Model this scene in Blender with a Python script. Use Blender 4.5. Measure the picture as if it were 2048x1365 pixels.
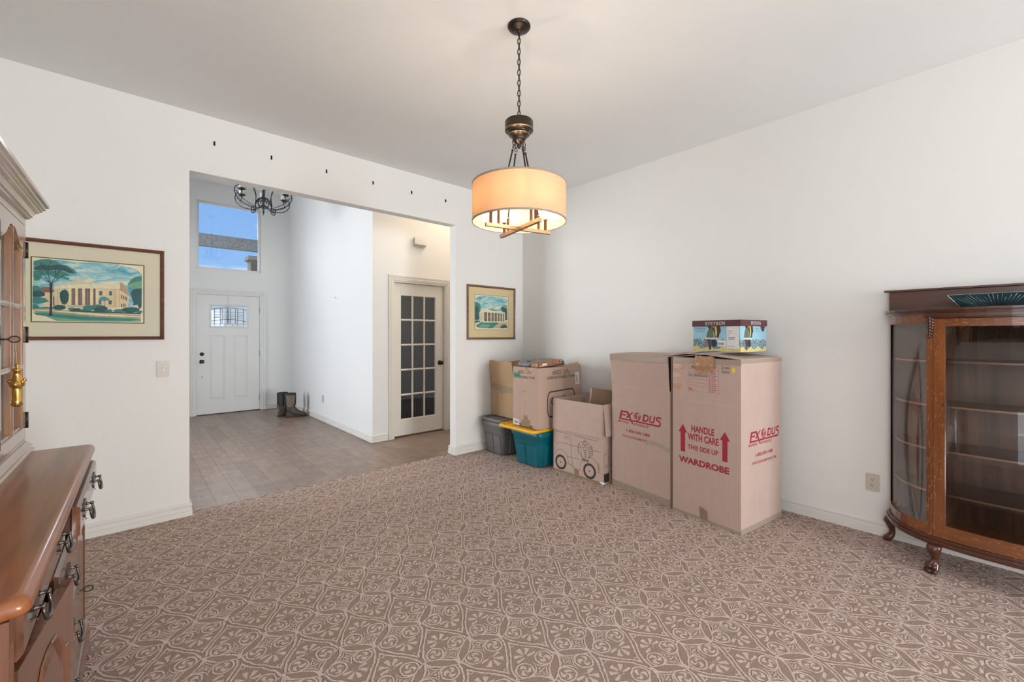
import bpy, bmesh, math, random
from mathutils import Matrix, Vector, Euler
from math import pi, sin, cos, sqrt, radians, atan2
random.seed(7)
for o in list(bpy.data.objects): bpy.data.objects.remove(o)
SC = bpy.context.scene
COL = SC.collection

# ------------------------------------------------------------------ camera
cam_d = bpy.data.cameras.new('camera'); cam = bpy.data.objects.new('camera', cam_d); COL.objects.link(cam)
cam_d.sensor_width = 36.0; cam_d.lens = 36.0 * 855.0 / 2048.0
cam_d.shift_y = -12.5 / 2048.0
cam_d.clip_start = 0.02; cam_d.clip_end = 200
HC = 1.36
cam.location = (0, 0, HC)
cam.rotation_euler = (pi / 2, 0, -(pi / 2 - radians(48.04)))
SC.camera = cam

# ------------------------------------------------------------------ exposure
SC.view_settings.view_transform = 'Standard'
SC.view_settings.look = 'None'
SC.view_settings.gamma = 1.0
SC.view_settings.use_curve_mapping = False
SC.view_settings.exposure = 0.90

# ------------------------------------------------------------------ sky
W = bpy.data.worlds.new('sky'); SC.world = W; W.use_nodes = True
nt = W.node_tree; nt.nodes.clear()
wo = nt.nodes.new('ShaderNodeOutputWorld'); bg = nt.nodes.new('ShaderNodeBackground')
tc = nt.nodes.new('ShaderNodeTexCoord'); sp = nt.nodes.new('ShaderNodeSeparateXYZ')
cr = nt.nodes.new('ShaderNodeValToRGB')
e = cr.color_ramp.elements
e[0].position = 0.0; e[0].color = (0.30, 0.52, 0.86, 1)
e[1].position = 0.6; e[1].color = (0.10, 0.27, 0.72, 1)
nt.links.new(tc.outputs['Generated'], sp.inputs[0]); nt.links.new(sp.outputs['Z'], cr.inputs[0])
mp = nt.nodes.new('ShaderNodeMapping'); mp.inputs['Scale'].default_value = (5, 5, 26)
mp.inputs['Location'].default_value = (0.35, 0.2, 0.25)
nz = nt.nodes.new('ShaderNodeTexNoise'); nz.inputs['Scale'].default_value = 1.0; nz.inputs['Detail'].default_value = 5
nt.links.new(tc.outputs['Generated'], mp.inputs[0]); nt.links.new(mp.outputs[0], nz.inputs['Vector'])
cr2 = nt.nodes.new('ShaderNodeValToRGB'); cr2.color_ramp.elements[0].position = 0.56; cr2.color_ramp.elements[1].position = 0.72
nt.links.new(nz.outputs['Fac'], cr2.inputs[0])
mx = nt.nodes.new('ShaderNodeMix'); mx.data_type = 'RGBA'
nt.links.new(cr2.outputs[0], mx.inputs[0]); nt.links.new(cr.outputs[0], mx.inputs[6]); mx.inputs[7].default_value = (0.80, 0.84, 0.90, 1)
nt.links.new(mx.outputs[2], bg.inputs[0]); bg.inputs[1].default_value = 0.62
nt.links.new(bg.outputs[0], wo.inputs[0])

# ------------------------------------------------------------------ daylight
def area(name, loc, direction, sx, sy, power, color):
    d = bpy.data.lights.new(name, 'AREA'); d.shape = 'RECTANGLE'; d.size = sx; d.size_y = sy
    d.energy = power; d.color = color
    o = bpy.data.objects.new(name, d); COL.objects.link(o); o.location = loc
    o.rotation_euler = Vector(direction).to_track_quat('-Z', 'Y').to_euler()
    return o
COOL = (0.93, 0.96, 1.0); NEUT = (1.0, 0.965, 0.92); WARM = (1.0, 0.80, 0.56)
sun_d = bpy.data.lights.new('sky_glow', 'SUN'); sun_d.energy = 6.0; sun_d.angle = radians(70); sun_d.color = (0.95, 0.97, 1.0)
sun = bpy.data.objects.new('sky_glow', sun_d); COL.objects.link(sun)
sun.rotation_euler = Vector((-0.05, -1.0, -0.42)).to_track_quat('-Z', 'Y').to_euler()
# daylight in the entry side window and the patio window; rear light is added fill
area('daylight_entry', (-2.75, 7.45, 1.75), (0.9, -0.72, 0.12), 3.0, 3.2, 240, (0.97, 0.98, 1.0))
area('daylight_patio', (-0.60, -1.15, 1.15), (1, 0.12, 0.0), 1.6, 2.0, 25, (0.96, 0.98, 1.0))
area('rear_fill', (2.35, -6.15, 1.35), (-0.28, 1, 0.30), 2.4, 2.4, 310, (1.0, 0.985, 0.975))  # added fill that lifts the back wall and ceiling, no known source

# ------------------------------------------------------------------ node helpers
class N:
    """tiny expression wrapper round math nodes"""
    def __init__(s, t, v): s.t = t; s.v = v
    def _n(s, op, *a):
        n = s.t.nodes.new('ShaderNodeMath'); n.operation = op
        for i, q in enumerate((s,) + a):
            if isinstance(q, N): s.t.links.new(q.v, n.inputs[i])
            else: n.inputs[i].default_value = q
        return N(s.t, n.outputs[0])
    def __add__(s, o): return s._n('ADD', o)
    __radd__ = __add__
    def __sub__(s, o): return s._n('SUBTRACT', o)
    def __rsub__(s, o): return (s * -1.0) + o
    def __mul__(s, o): return s._n('MULTIPLY', o)
    __rmul__ = __mul__
    def __truediv__(s, o): return s._n('DIVIDE', o)
    def abs(s): return s._n('ABSOLUTE')
    def fract(s): return s._n('FRACT')
    def floor(s): return s._n('FLOOR')
    def sqrt(s): return s._n('SQRT')
    def sin(s): return s._n('SINE')
    def cos(s): return s._n('COSINE')
    def atan2(s, o): return s._n('ARCTAN2', o)
    def max(s, o): return s._n('MAXIMUM', o)
    def min(s, o): return s._n('MINIMUM', o)
    def gt(s, o): return s._n('GREATER_THAN', o)
    def lt(s, o): return s._n('LESS_THAN', o)
    def clamp(s):
        r = s._n('ADD', 0.0); r.v.node.use_clamp = True; return r
def hyp(a, b): return (a * a + b * b).sqrt()

def new_mat(name):
    m = bpy.data.materials.new(name); m.use_nodes = True
    t = m.node_tree; b = t.nodes['Principled BSDF']; return m, t, b
def ocoord(t, scale=(1, 1, 1), loc=(0, 0, 0), rot=(0, 0, 0)):
    c = t.nodes.new('ShaderNodeTexCoord'); mpp = t.nodes.new('ShaderNodeMapping')
    mpp.inputs['Scale'].default_value = scale; mpp.inputs['Location'].default_value = loc; mpp.inputs['Rotation'].default_value = rot
    t.links.new(c.outputs['Object'], mpp.inputs[0]); return mpp.outputs[0]
def noise(t, vec, scale, detail=3, rough=0.5, dist=0.0):
    n = t.nodes.new('ShaderNodeTexNoise'); n.inputs['Scale'].default_value = scale
    n.inputs['Detail'].default_value = detail; n.inputs['Roughness'].default_value = rough; n.inputs['Distortion'].default_value = dist
    t.links.new(vec, n.inputs['Vector']); return n.outputs['Fac']
def ramp(t, fac, stops):
    r = t.nodes.new('ShaderNodeValToRGB'); el = r.color_ramp.elements
    while len(el) < len(stops): el.new(0.5)
    for i, (p, c) in enumerate(stops): el[i].position = p; el[i].color = (c[0], c[1], c[2], 1)
    t.links.new(fac, r.inputs[0]); return r.outputs[0]
def mixc(t, fac, a, b, mode='MIX'):
    m = t.nodes.new('ShaderNodeMix'); m.data_type = 'RGBA'; m.blend_type = mode
    for i, q in ((0, fac), (6, a), (7, b)):
        if hasattr(q, 'node'): t.links.new(q, m.inputs[i])
        elif i == 0: m.inputs[0].default_value = q
        else: m.inputs[i].default_value = (q[0], q[1], q[2], 1)
    return m.outputs[2]
def bump(t, b, height, strength, dist):
    n = t.nodes.new('ShaderNodeBump'); n.inputs['Strength'].default_value = strength; n.inputs['Distance'].default_value = dist
    t.links.new(height, n.inputs['Height']); t.links.new(n.outputs[0], b.inputs['Normal'])
def srgb(r, g, b):
    f = lambda c: ((c / 255 + 0.055) / 1.055) ** 2.4 if c > 10 else c / 255 / 12.92
    return (f(r), f(g), f(b))

def plain(name, c, rough=0.5, metal=0.0, var=0.0, vscale=20, bmp=0.0, bscale=60, spec=0.5, coat=0.0):
    m, t, b = new_mat(name)
    b.inputs['Roughness'].default_value = rough; b.inputs['Metallic'].default_value = metal
    b.inputs['Specular IOR Level'].default_value = spec; b.inputs['Coat Weight'].default_value = coat
    b.inputs['Coat Roughness'].default_value = 0.08
    v = ocoord(t)
    f = noise(t, v, vscale, 4)
    k = max(var, 0.02)
    t.links.new(ramp(t, f, [(0.25, [x * (1 - k) for x in c]), (0.75, [min(1, x * (1 + k)) for x in c])]), b.inputs['Base Color'])
    if bmp: bump(t, b, noise(t, v, bscale, 4), bmp, 0.004)
    return m

def wood(name, c1, c2, axis=2, rough=0.3, coat=0.3, fleck=None, grain=30, streak=1.0):
    m, t, b = new_mat(name)
    s = [grain, grain, grain]; s[axis] = grain * 0.07
    v = ocoord(t, tuple(s))
    f = noise(t, v, 1.0, 6, 0.62, 0.6)
    s2 = [7, 7, 7]; s2[axis] = 0.6
    g = noise(t, ocoord(t, tuple(s2)), 1.0, 3, 0.5, 1.5)
    col = ramp(t, f, [(0.28, c1), (0.72, c2)])
    col = mixc(t, 0.35 * streak, col, ramp(t, g, [(0.35, [x * 0.55 for x in c1]), (0.65, [min(1, x * 1.25) for x in c2])]))
    if fleck:
        s3 = [50, 50, 50]; s3[axis] = 16
        w = noise(t, ocoord(t, tuple(s3), rot=(0.25, 0.2, 0.15)), 1.0, 2, 0.4, 2.2)
        k = t.nodes.new('ShaderNodeMath'); k.operation = 'GREATER_THAN'; k.inputs[1].default_value = 0.63
        t.links.new(w, k.inputs[0])
        k2 = t.nodes.new('ShaderNodeMath'); k2.operation = 'MULTIPLY'; k2.inputs[1].default_value = 0.55
        t.links.new(k.outputs[0], k2.inputs[0]); col = mixc(t, k2.outputs[0], col, fleck)
    t.links.new(col, b.inputs['Base Color'])
    b.inputs['Roughness'].default_value = rough; b.inputs['Coat Weight'].default_value = coat; b.inputs['Coat Roughness'].default_value = 0.12
    bump(t, b, f, 0.08, 0.002)
    return m

def glass(name, tint=(1, 1, 1), refl=1.0, rough=0.0, frost=0.0):
    m = bpy.data.materials.new(name); m.use_nodes = True; t = m.node_tree; t.nodes.clear()
    out = t.nodes.new('ShaderNodeOutputMaterial'); tr = t.nodes.new('ShaderNodeBsdfTransparent'); gl = t.nodes.new('ShaderNodeBsdfGlossy')
    tr.inputs[0].default_value = (*tint, 1); gl.inputs['Roughness'].default_value = rough
    fr = t.nodes.new('ShaderNodeFresnel'); fr.inputs[0].default_value = 1.5
    # roll the reflection with slight waviness of old glass
    f = N(t, fr.outputs[0]) * refl
    mxx = t.nodes.new('ShaderNodeMixShader'); t.links.new(f.clamp().v, mxx.inputs[0])
    t.links.new(tr.outputs[0], mxx.inputs[1]); t.links.new(gl.outputs[0], mxx.inputs[2])
    last = mxx
    if frost:
        df = t.nodes.new('ShaderNodeBsdfDiffuse'); df.inputs[0].default_value = (0.8, 0.84, 0.86, 1)
        m2 = t.nodes.new('ShaderNodeMixShader'); m2.inputs[0].default_value = frost
        t.links.new(mxx.outputs[0], m2.inputs[1]); t.links.new(df.outputs[0], m2.inputs[2]); last = m2
    if rough == 0.0 and refl >= 0.95:
        bp = t.nodes.new('ShaderNodeBump'); bp.inputs['Strength'].default_value = 0.04; bp.inputs['Distance'].default_value = 0.004
        t.links.new(noise(t, ocoord(t, (6, 6, 2.2)), 1.0, 1), bp.inputs['Height']); t.links.new(bp.outputs[0], gl.inputs['Normal'])
    t.links.new(last.outputs[0], out.inputs[0]); return m
def emis(name, c, s):
    m = bpy.data.materials.new(name); m.use_nodes = True; t = m.node_tree; t.nodes.clear()
    out = t.nodes.new('ShaderNodeOutputMaterial'); em = t.nodes.new('ShaderNodeEmission')
    em.inputs[0].default_value = (*c, 1); em.inputs[1].default_value = s; t.links.new(em.outputs[0], out.inputs[0]); return m

# ------------------------------------------------------------------ mesh builder
def T(x, y, z): return Matrix.Translation((x, y, z))
def RZ(a): return Matrix.Rotation(a, 4, 'Z')
def RX(a): return Matrix.Rotation(a, 4, 'X')
def RY(a): return Matrix.Rotation(a, 4, 'Y')
def frame(o, u, v):
    u = Vector(u).normalized(); v = Vector(v).normalized(); n = u.cross(v)
    return Matrix(((u.x, v.x, n.x, o[0]), (u.y, v.y, n.y, o[1]), (u.z, v.z, n.z, o[2]), (0, 0, 0, 1)))
_tc = {}
def text_geo(s, bold=0.0, shear=0.0, spacing=1.0):
    k = (s, bold, shear, spacing)
    if k in _tc: return _tc[k]
    cu = bpy.data.curves.new('t', 'FONT'); cu.body = s; cu.offset = bold; cu.shear = shear; cu.space_character = spacing
    cu.resolution_u = 3; cu.size = 1.0; cu.fill_mode = 'FRONT'
    ob = bpy.data.objects.new('t', cu); COL.objects.link(ob)
    dg = bpy.context.evaluated_depsgraph_get(); dg.update()
    me = bpy.data.meshes.new_from_object(ob.evaluated_get(dg))
    vs = [tuple(v.co[:2]) for v in me.vertices]; fs = [tuple(p.vertices) for p in me.polygons]
    bpy.data.objects.remove(ob); bpy.data.curves.remove(cu); bpy.data.meshes.remove(me)
    x0 = min(v[0] for v in vs); x1 = max(v[0] for v in vs); y0 = min(v[1] for v in vs); y1 = max(v[1] for v in vs)
    vs = [((x - x0) / (x1 - x0), (y - y0) / (y1 - y0)) for x, y in vs]
    _tc[k] = (vs, fs); return _tc[k]
def rrect(w, d, r, n=5):
    pts = []
    for cx, cy, a0 in ((w / 2 - r, d / 2 - r, 0), (-w / 2 + r, d / 2 - r, 90), (-w / 2 + r, -d / 2 + r, 180), (w / 2 - r, -d / 2 + r, 270)):
        for i in range(n + 1):
            a = radians(a0 + 90 * i / n); pts.append((cx + r * cos(a), cy + r * sin(a)))
    return pts
class MB:
    def __init__(s): s.v = []; s.f = []; s.m = []; s.s = []; s.c = []
    def add(s, vs, fs, mat=0, smooth=False, M=None, col=None):
        k = len(s.v)
        s.v += [tuple(M @ Vector(p)) if M is not None else tuple(p) for p in vs]
        for f in fs: s.f.append(tuple(i + k for i in f)); s.m.append(mat); s.s.append(smooth); s.c.append(col)
        return s
    def box(s, lo, hi, mat=0, M=None):
        x0, y0, z0 = lo; x1, y1, z1 = hi
        return s.add([(x0, y0, z0), (x1, y0, z0), (x1, y1, z0), (x0, y1, z0), (x0, y0, z1), (x1, y0, z1), (x1, y1, z1), (x0, y1, z1)],
                     [(0, 3, 2, 1), (4, 5, 6, 7), (0, 1, 5, 4), (1, 2, 6, 5), (2, 3, 7, 6), (3, 0, 4, 7)], mat, False, M)
    def prism(s, poly, z0, z1, mat=0, M=None, smooth=False, capmat=None):
        n = len(poly)
        vs = [(p[0], p[1], z0) for p in poly] + [(p[0], p[1], z1) for p in poly]
        s.add(vs, [(i, (i + 1) % n, n + (i + 1) % n, n + i) for i in range(n)], mat, smooth, M)
        return s.add(vs, [tuple(range(n - 1, -1, -1)), tuple(range(n, 2 * n))], mat if capmat is None else capmat, False, M)
    def poly(s, pts, mat=0, M=None, h=0.0, col=None):
        return s.add([(p[0], p[1], h) for p in pts], [tuple(range(len(pts)))], mat, False, M, col)
    def loft(s, rings, mat=0, M=None, smooth=True, cap=True, closed=True):
        n = len(rings[0]); vs = [p for r in rings for p in r]; fs = []
        for i in range(len(rings) - 1):
            for j in range(n if closed else n - 1):
                fs.append((i * n + j, i * n + (j + 1) % n, (i + 1) * n + (j + 1) % n, (i + 1) * n + j))
        s.add(vs, fs, mat, smooth, M)
        if cap and closed:
            s.add(rings[0], [tuple(range(n - 1, -1, -1))], mat, False, M); s.add(rings[-1], [tuple(range(n))], mat, False, M)
        return s
    def lathe(s, prof, seg=24, mat=0, M=None, cap=True):
        return s.loft([[(r * cos(2 * pi * j / seg), r * sin(2 * pi * j / seg), z) for j in range(seg)] for r, z in prof], mat, M, True, cap)
    def sphere(s, c, r, mat=0, M=None, seg=14, rg=8, sc=(1, 1, 1)):
        rings = []
        for i in range(rg + 1):
            a = -pi / 2 + pi * i / rg; rr = max(1e-4, cos(a))
            rings.append([(c[0] + sc[0] * r * rr * cos(2 * pi * j / seg), c[1] + sc[1] * r * rr * sin(2 * pi * j / seg), c[2] + sc[2] * r * sin(a)) for j in range(seg)])
        return s.loft(rings, mat, M, True, True)
    def tube(s, pts, r, seg=8, mat=0, M=None, cap=True, flat=1.0, closed=False):
        pts = [Vector(p) for p in pts]; n = len(pts); rings = []
        rs = r if isinstance(r, (list, tuple)) else [r] * n
        d0 = (pts[1] - pts[0]).normalized(); up = Vector((0, 0, 1)) if abs(d0.z) < 0.9 else Vector((1, 0, 0))
        a = d0.cross(up).normalized()
        for i in range(n):
            if closed: d = (pts[(i + 1) % n] - pts[i - 1]).normalized()
            else: d = (pts[min(i + 1, n - 1)] - pts[max(i - 1, 0)]).normalized()
            a = (a - d * a.dot(d)).normalized(); b = d.cross(a)
            rings.append([tuple(pts[i] + (a * cos(2 * pi * j / seg) + b * sin(2 * pi * j / seg) * flat) * rs[i]) for j in range(seg)])
        if closed: rings.append(rings[0])
        return s.loft(rings, mat, M, True, cap and not closed)
    def ribbon(s, pts, w, mat=0, M=None, h=0.0, col=None, closed=False):
        pts = [Vector((p[0], p[1])) for p in pts]; n = len(pts); L = []; Rr = []
        for i in range(n):
            if closed: d = pts[(i + 1) % n] - pts[i - 1]
            else: d = pts[min(i + 1, n - 1)] - pts[max(i - 1, 0)]
            d.normalize(); q = Vector((-d.y, d.x)) * w / 2
            L.append(pts[i] + q); Rr.append(pts[i] - q)
        vs = [(p.x, p.y, h) for p in L] + [(p.x, p.y, h) for p in Rr]; m = n if closed else n - 1
        return s.add(vs, [(n + i, n + (i + 1) % n, (i + 1) % n, i) for i in range(m)], mat, False, M, col)
    def text(s, st, M, x, y, w, h, mat=0, bold=0.0, shear=0.0, spacing=1.0, dz=0.0, col=None):
        vs, fs = text_geo(st, bold, shear, spacing)
        return s.add([(x + a * w, y + b * h, dz) for a, b in vs], fs, mat, False, M, col)
    def rectframe(s, w, h, prof, mat=0, M=None):
        """picture-frame style moulding: prof = [(offset outward from the w x h opening, height)]; mitred, closed loop"""
        rings = []
        for sx, sy in ((-1, -1), (1, -1), (1, 1), (-1, 1), (-1, -1)):
            rings.append([(sx * (w / 2 + a), sy * (h / 2 + a), b) for a, b in prof])
        n = len(prof); vs = [p for r in rings for p in r]; fs = []
        for i in range(4):
            for j in range(n):
                fs.append((i * n + j, i * n + (j + 1) % n, (i + 1) * n + (j + 1) % n, (i + 1) * n + j))
        return s.add(vs, fs, mat, False, M)
    def split(s, name, mats, parent=None):
        """one object per connected piece"""
        par = list(range(len(s.v)))
        def fd(a):
            while par[a] != a: par[a] = par[par[a]]; a = par[a]
            return a
        key = {}
        for i, v in enumerate(s.v):
            k = tuple(round(c, 5) for c in v)
            if k in key: par[fd(i)] = fd(key[k])
            else: key[k] = i
        for f in s.f:
            for i in f[1:]: par[fd(i)] = fd(f[0])
        groups = {}
        for n, f in enumerate(s.f): groups.setdefault(fd(f[0]), []).append(n)
        out = []
        for g in groups.values():
            q = MB(); idx = {}
            for n in g:
                for i in s.f[n]:
                    if i not in idx: idx[i] = len(q.v); q.v.append(s.v[i])
                q.f.append(tuple(idx[i] for i in s.f[n])); q.m.append(s.m[n]); q.s.append(s.s[n]); q.c.append(s.c[n])
            out.append(q.build(name, mats, parent))
        return out
    def build(s, name, mats, parent=None, M=None, bevel=0.0, loc=None, smooth_angle=None):
        me = bpy.data.meshes.new(name)
        me.from_pydata(s.v, [], s.f); me.update()
        for m in (mats if isinstance(mats, (list, tuple)) else [mats]): me.materials.append(m)
        me.polygons.foreach_set('material_index', s.m); me.polygons.foreach_set('use_smooth', s.s)
        if any(c is not None for c in s.c):
            at = me.color_attributes.new('Col', 'FLOAT_COLOR', 'CORNER')
            for p, c in zip(me.polygons, s.c):
                c = c or (1, 1, 1)
                for li in p.loop_indices: at.data[li].color = (c[0], c[1], c[2], 1)
        bm = bmesh.new(); bm.from_mesh(me)
        bmesh.ops.remove_doubles(bm, verts=bm.verts, dist=1e-6)
        if bevel:
            ed = [x for x in bm.edges if len(x.link_faces) == 2 and x.calc_face_angle(0) > 0.6]
            bmesh.ops.bevel(bm, geom=ed, offset=bevel, segments=2, affect='EDGES', profile=0.6, clamp_overlap=True)
        if not s.c or all(c is None for c in s.c): bmesh.ops.recalc_face_normals(bm, faces=bm.faces)
        bm.to_mesh(me); bm.free()
        ob = bpy.data.objects.new(name, me); COL.objects.link(ob)
        if parent is not None: ob.parent = parent
        if loc is not None: ob.location = loc
        return ob
def thing(name, label, cat, loc=(0, 0, 0), rotz=0.0, group=None):
    o = bpy.data.objects.new(name, None); COL.objects.link(o); o.location = loc; o.rotation_euler = (0, 0, rotz)
    o.empty_display_size = 0.1; o['label'] = label; o['category'] = cat
    if group: o['group'] = group
    return o
def tag(o, label, cat, group=None):
    o['label'] = label; o['category'] = cat
    if group: o['group'] = group
    return o
def struct(o, label, cat):
    o['kind'] = 'structure'; o['label'] = label; o['category'] = cat; return o
def dup(root, loc, rotz=None, label=None, group=None):
    def cp(o, par):
        c = o.copy(); COL.objects.link(c)
        if par is not None: c.parent = par
        for ch in [x for x in kids.get(o.name, [])]: cp(ch, c)
        return c
    kids = {}
    for x in COL.objects:
        if x.parent is not None: kids.setdefault(x.parent.name, []).append(x)
    r = cp(root, root.parent); r.location = loc
    if rotz is not None: r.rotation_euler = (0, 0, rotz)
    if label: r['label'] = label
    if group: r['group'] = group
    return r
def arc(cx, cy, rx, ry, a0, a1, n):
    return [(cx + rx * cos(radians(a0 + (a1 - a0) * i / n)), cy + ry * sin(radians(a0 + (a1 - a0) * i / n))) for i in range(n + 1)]
# ------------------------------------------------------------------ materials
def wall_mat(name, c):
    m, t, b = new_mat(name); v = ocoord(t)
    b.inputs['Roughness'].default_value = 0.75; b.inputs['Specular IOR Level'].default_value = 0.25
    t.links.new(ramp(t, noise(t, v, 1.4, 3), [(0.3, [x * 0.985 for x in c]), (0.7, c)]), b.inputs['Base Color'])
    bump(t, b, noise(t, v, 42, 5, 0.55), 0.22, 0.004); return m
M_WALL = wall_mat('wall_paint', (0.79, 0.775, 0.745))
M_WALLF = wall_mat('entry_wall_paint', (0.78, 0.77, 0.755))
M_CEIL = wall_mat('ceiling_paint', (0.84, 0.85, 0.85))
M_TRIM = plain('white_trim_paint', (0.74, 0.71, 0.665), 0.4, var=0.03, vscale=3)
M_DOOR = plain('white_door_paint', (0.72, 0.71, 0.69), 0.42, var=0.02, vscale=2)
M_CREAM = plain('cream_door_paint', (0.70, 0.655, 0.59), 0.42, var=0.02, vscale=2)
M_BLACKMET = plain('oil_rubbed_bronze', (0.025, 0.022, 0.022), 0.35, 0.8)
M_BRONZE = plain('aged_bronze', (0.055, 0.042, 0.033), 0.35, 0.85, var=0.2, vscale=30)
M_GOLDEDGE = plain('rubbed_gold_edge', (0.55, 0.34, 0.15), 0.3, 0.9)
M_BRUSHED = plain('brushed_bronze', (0.42, 0.27, 0.17), 0.35, 0.85, var=0.1, vscale=60)
M_PANE = glass('clear_pane', (0.96, 0.98, 0.98), 0.8)
M_DARKHOLE = plain('black_void', (0.01, 0.01, 0.01), 0.8)
M_IVORY = plain('almond_plastic', (0.56, 0.50, 0.42), 0.35)
M_WHITEPL = plain('white_plastic', (0.74, 0.72, 0.69), 0.4)

def carpet_mat():
    m, t, b = new_mat('patterned_loop_carpet')
    b.inputs['Roughness'].default_value = 0.95; b.inputs['Specular IOR Level'].default_value = 0.1
    c = t.nodes.new('ShaderNodeTexCoord'); s = t.nodes.new('ShaderNodeSeparateXYZ'); t.links.new(c.outputs['Object'], s.inputs[0])
    wob = t.nodes.new('ShaderNodeTexNoise'); wob.inputs['Scale'].default_value = 22; wob.inputs['Detail'].default_value = 2
    t.links.new(c.outputs['Object'], wob.inputs['Vector']); ws = t.nodes.new('ShaderNodeSeparateColor'); t.links.new(wob.outputs['Color'], ws.inputs[0])
    wob2 = t.nodes.new('ShaderNodeTexNoise'); wob2.inputs['Scale'].default_value = 85; wob2.inputs['Detail'].default_value = 2
    t.links.new(c.outputs['Object'], wob2.inputs['Vector']); w2 = t.nodes.new('ShaderNodeSeparateColor'); t.links.new(wob2.outputs['Color'], w2.inputs[0])
    X = N(t, s.outputs[0]) + (N(t, ws.outputs[0]) - 0.5) * 0.016 + (N(t, w2.outputs[0]) - 0.5) * 0.007
    Y = N(t, s.outputs[1]) + (N(t, ws.outputs[1]) - 0.5) * 0.016 + (N(t, w2.outputs[1]) - 0.5) * 0.007
    PX, PY = 0.225, 0.321
    dx = ((X * (1 / PX) - 8.0556).fract() - 0.5).abs() * PX
    dy = ((Y - 0.812) * (1 / PY)).fract() * PY
    inv = dy.lt(0.11)
    def near(d, w, soft=0.0016): return ((w - d) * (1 / soft) + 0.5).clamp()
    # lens-shaped leaves
    dl = (dx * 0.11 - dy * 0.1125).abs() * (1 / 0.1573)
    tl = (dy * (pi / 0.11)).sin() * 0.0215
    lens_ridge = near((dl - tl).abs(), 0.0050) * inv
    lens_in = near(dl, tl - 0.003) * inv
    # ogee double lines
    w = ((dy - 0.11) * (pi / 0.211)).cos() * 0.05625 + 0.05625
    e_ = ((dx - w) * 0.78).abs()
    og = near((e_ - 0.0080).abs(), 0.0047) * (1.0 - inv)
    def motif(ax, ay):
        rx, ry = ax - 0.053, ay - 0.117
        r = hyp(rx, ry); th = ry.atan2(rx)
        ring = near((r - 0.036).abs(), 0.0046)
        scr = near(r, 0.027) * ((th * 3.0 + r * 150).sin().gt(-0.05)) * (r.gt(0.006))
        core = near(r, 0.005)
        bx, by = ax, ay - 0.172
        r2 = hyp(bx, by); th2 = bx.atan2(by)
        fan = near(r2, 0.050) * ((th2 * 7.0).cos().gt(0.0)) * r2.gt(0.010) * by.gt(-0.012)
        ov = near((hyp(ax * 1.5, ay - 0.262) - 0.013).abs(), 0.0036)
        ad = ((ax * (1 / 0.052)).sqrt() + ((ay - 0.078).abs() * (1 / 0.060)).sqrt())
        dia = near((ad - 1.0).abs(), 0.10, 0.05)
        st = near(ad, 0.78, 0.05) * ((ay * 520).sin().gt(0.0))
        return ring.max(scr).max(core).max(fan).max(ov).max(dia).max(st)
    dyb = ((0.11 - dy) * (1 / PY)).fract() * PY
    A = motif(dx, dy); B = motif(0.1125 - dx, dyb)
    pat = A.max(B) * (1.0 - lens_in)
    # keep the moat next to ogee lines clear
    moat = near(e_, 0.0036) * (1.0 - inv)
    h = pat.max(og).max(lens_ridge) * (1.0 - moat * 0.9)
    fib = noise(t, c.outputs['Object'], 330, 3, 0.7)
    fib2 = noise(t, c.outputs['Object'], 120, 2, 0.6)
    big = noise(t, c.outputs['Object'], 1.3, 3)
    dark = ramp(t, fib, [(0.3, srgb(126, 103, 92)), (0.7, srgb(198, 175, 162))])
    lite = ramp(t, fib2, [(0.3, srgb(206, 180, 169)), (0.7, srgb(238, 215, 206))])
    col = mixc(t, h.v, dark, lite)
    col = mixc(t, 1.0, col, ramp(t, big, [(0.3, (0.93, 0.92, 0.91)), (0.7, (1, 1, 1))]), 'MULTIPLY')
    t.links.new(col, b.inputs['Base Color'])
    hh = h * 1.0 + N(t, fib2) * 0.35 + N(t, fib) * 0.25
    bump(t, b, hh.v, 1.0, 0.014)
    return m
M_CARPET = carpet_mat()

def tile_mat():
    m, t, b = new_mat('wood_look_tile')
    c = t.nodes.new('ShaderNodeTexCoord'); s = t.nodes.new('ShaderNodeSeparateXYZ'); t.links.new(c.outputs['Object'], s.inputs[0])
    X = N(t, s.outputs[0]) - 0.385; Y = N(t, s.outputs[1])
    row = (X * (1 / 0.1515)).floor(); fx = (X * (1 / 0.1515)).fract()
    rnd = ((row * 12.9898).sin() * 43758.5).fract()
    yy = Y * (1 / 1.2) + rnd; seg = yy.floor(); fy = yy.fract()
    tone = ((row * 7.13 + seg * 3.71).sin() * 9631.7).fract()
    jx = ((fx - 0.5).abs()).gt(0.5 - 0.013); jy = ((fy - 0.5).abs()).gt(0.5 - 0.0011) * 0.45
    joint = jx.max(jy)
    v = ocoord(t, (26, 2.2, 1)); g = noise(t, v, 1.0, 6, 0.65, 0.8)
    g2 = noise(t, ocoord(t, (7, 7, 1)), 1.0, 5, 0.7)
    base = ramp(t, g, [(0.30, srgb(128, 104, 90)), (0.70, srgb(166, 142, 126))])
    base = mixc(t, 0.55, base, ramp(t, g2, [(0.35, srgb(120, 98, 84)), (0.7, srgb(176, 156, 142))]))
    tn = ramp(t, tone.v, [(0.0, (0.80, 0.78, 0.76)), (1.0, (1.0, 1.0, 1.0))])
    base = mixc(t, 1.0, base, tn, 'MULTIPLY')
    col = mixc(t, joint.v, base, srgb(92, 78, 70))
    t.links.new(col, b.inputs['Base Color'])
    b.inputs['Specular IOR Level'].default_value = 0.75
    t.links.new(ramp(t, g2, [(0.3, (0.37,) * 3), (0.75, (0.43,) * 3)]), b.inputs['Roughness'])
    hgt = (1.0 - joint) + N(t, g2) * 0.25
    bump(t, b, hgt.v, 0.12, 0.002)
    return m
M_TILE = tile_mat()

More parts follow.
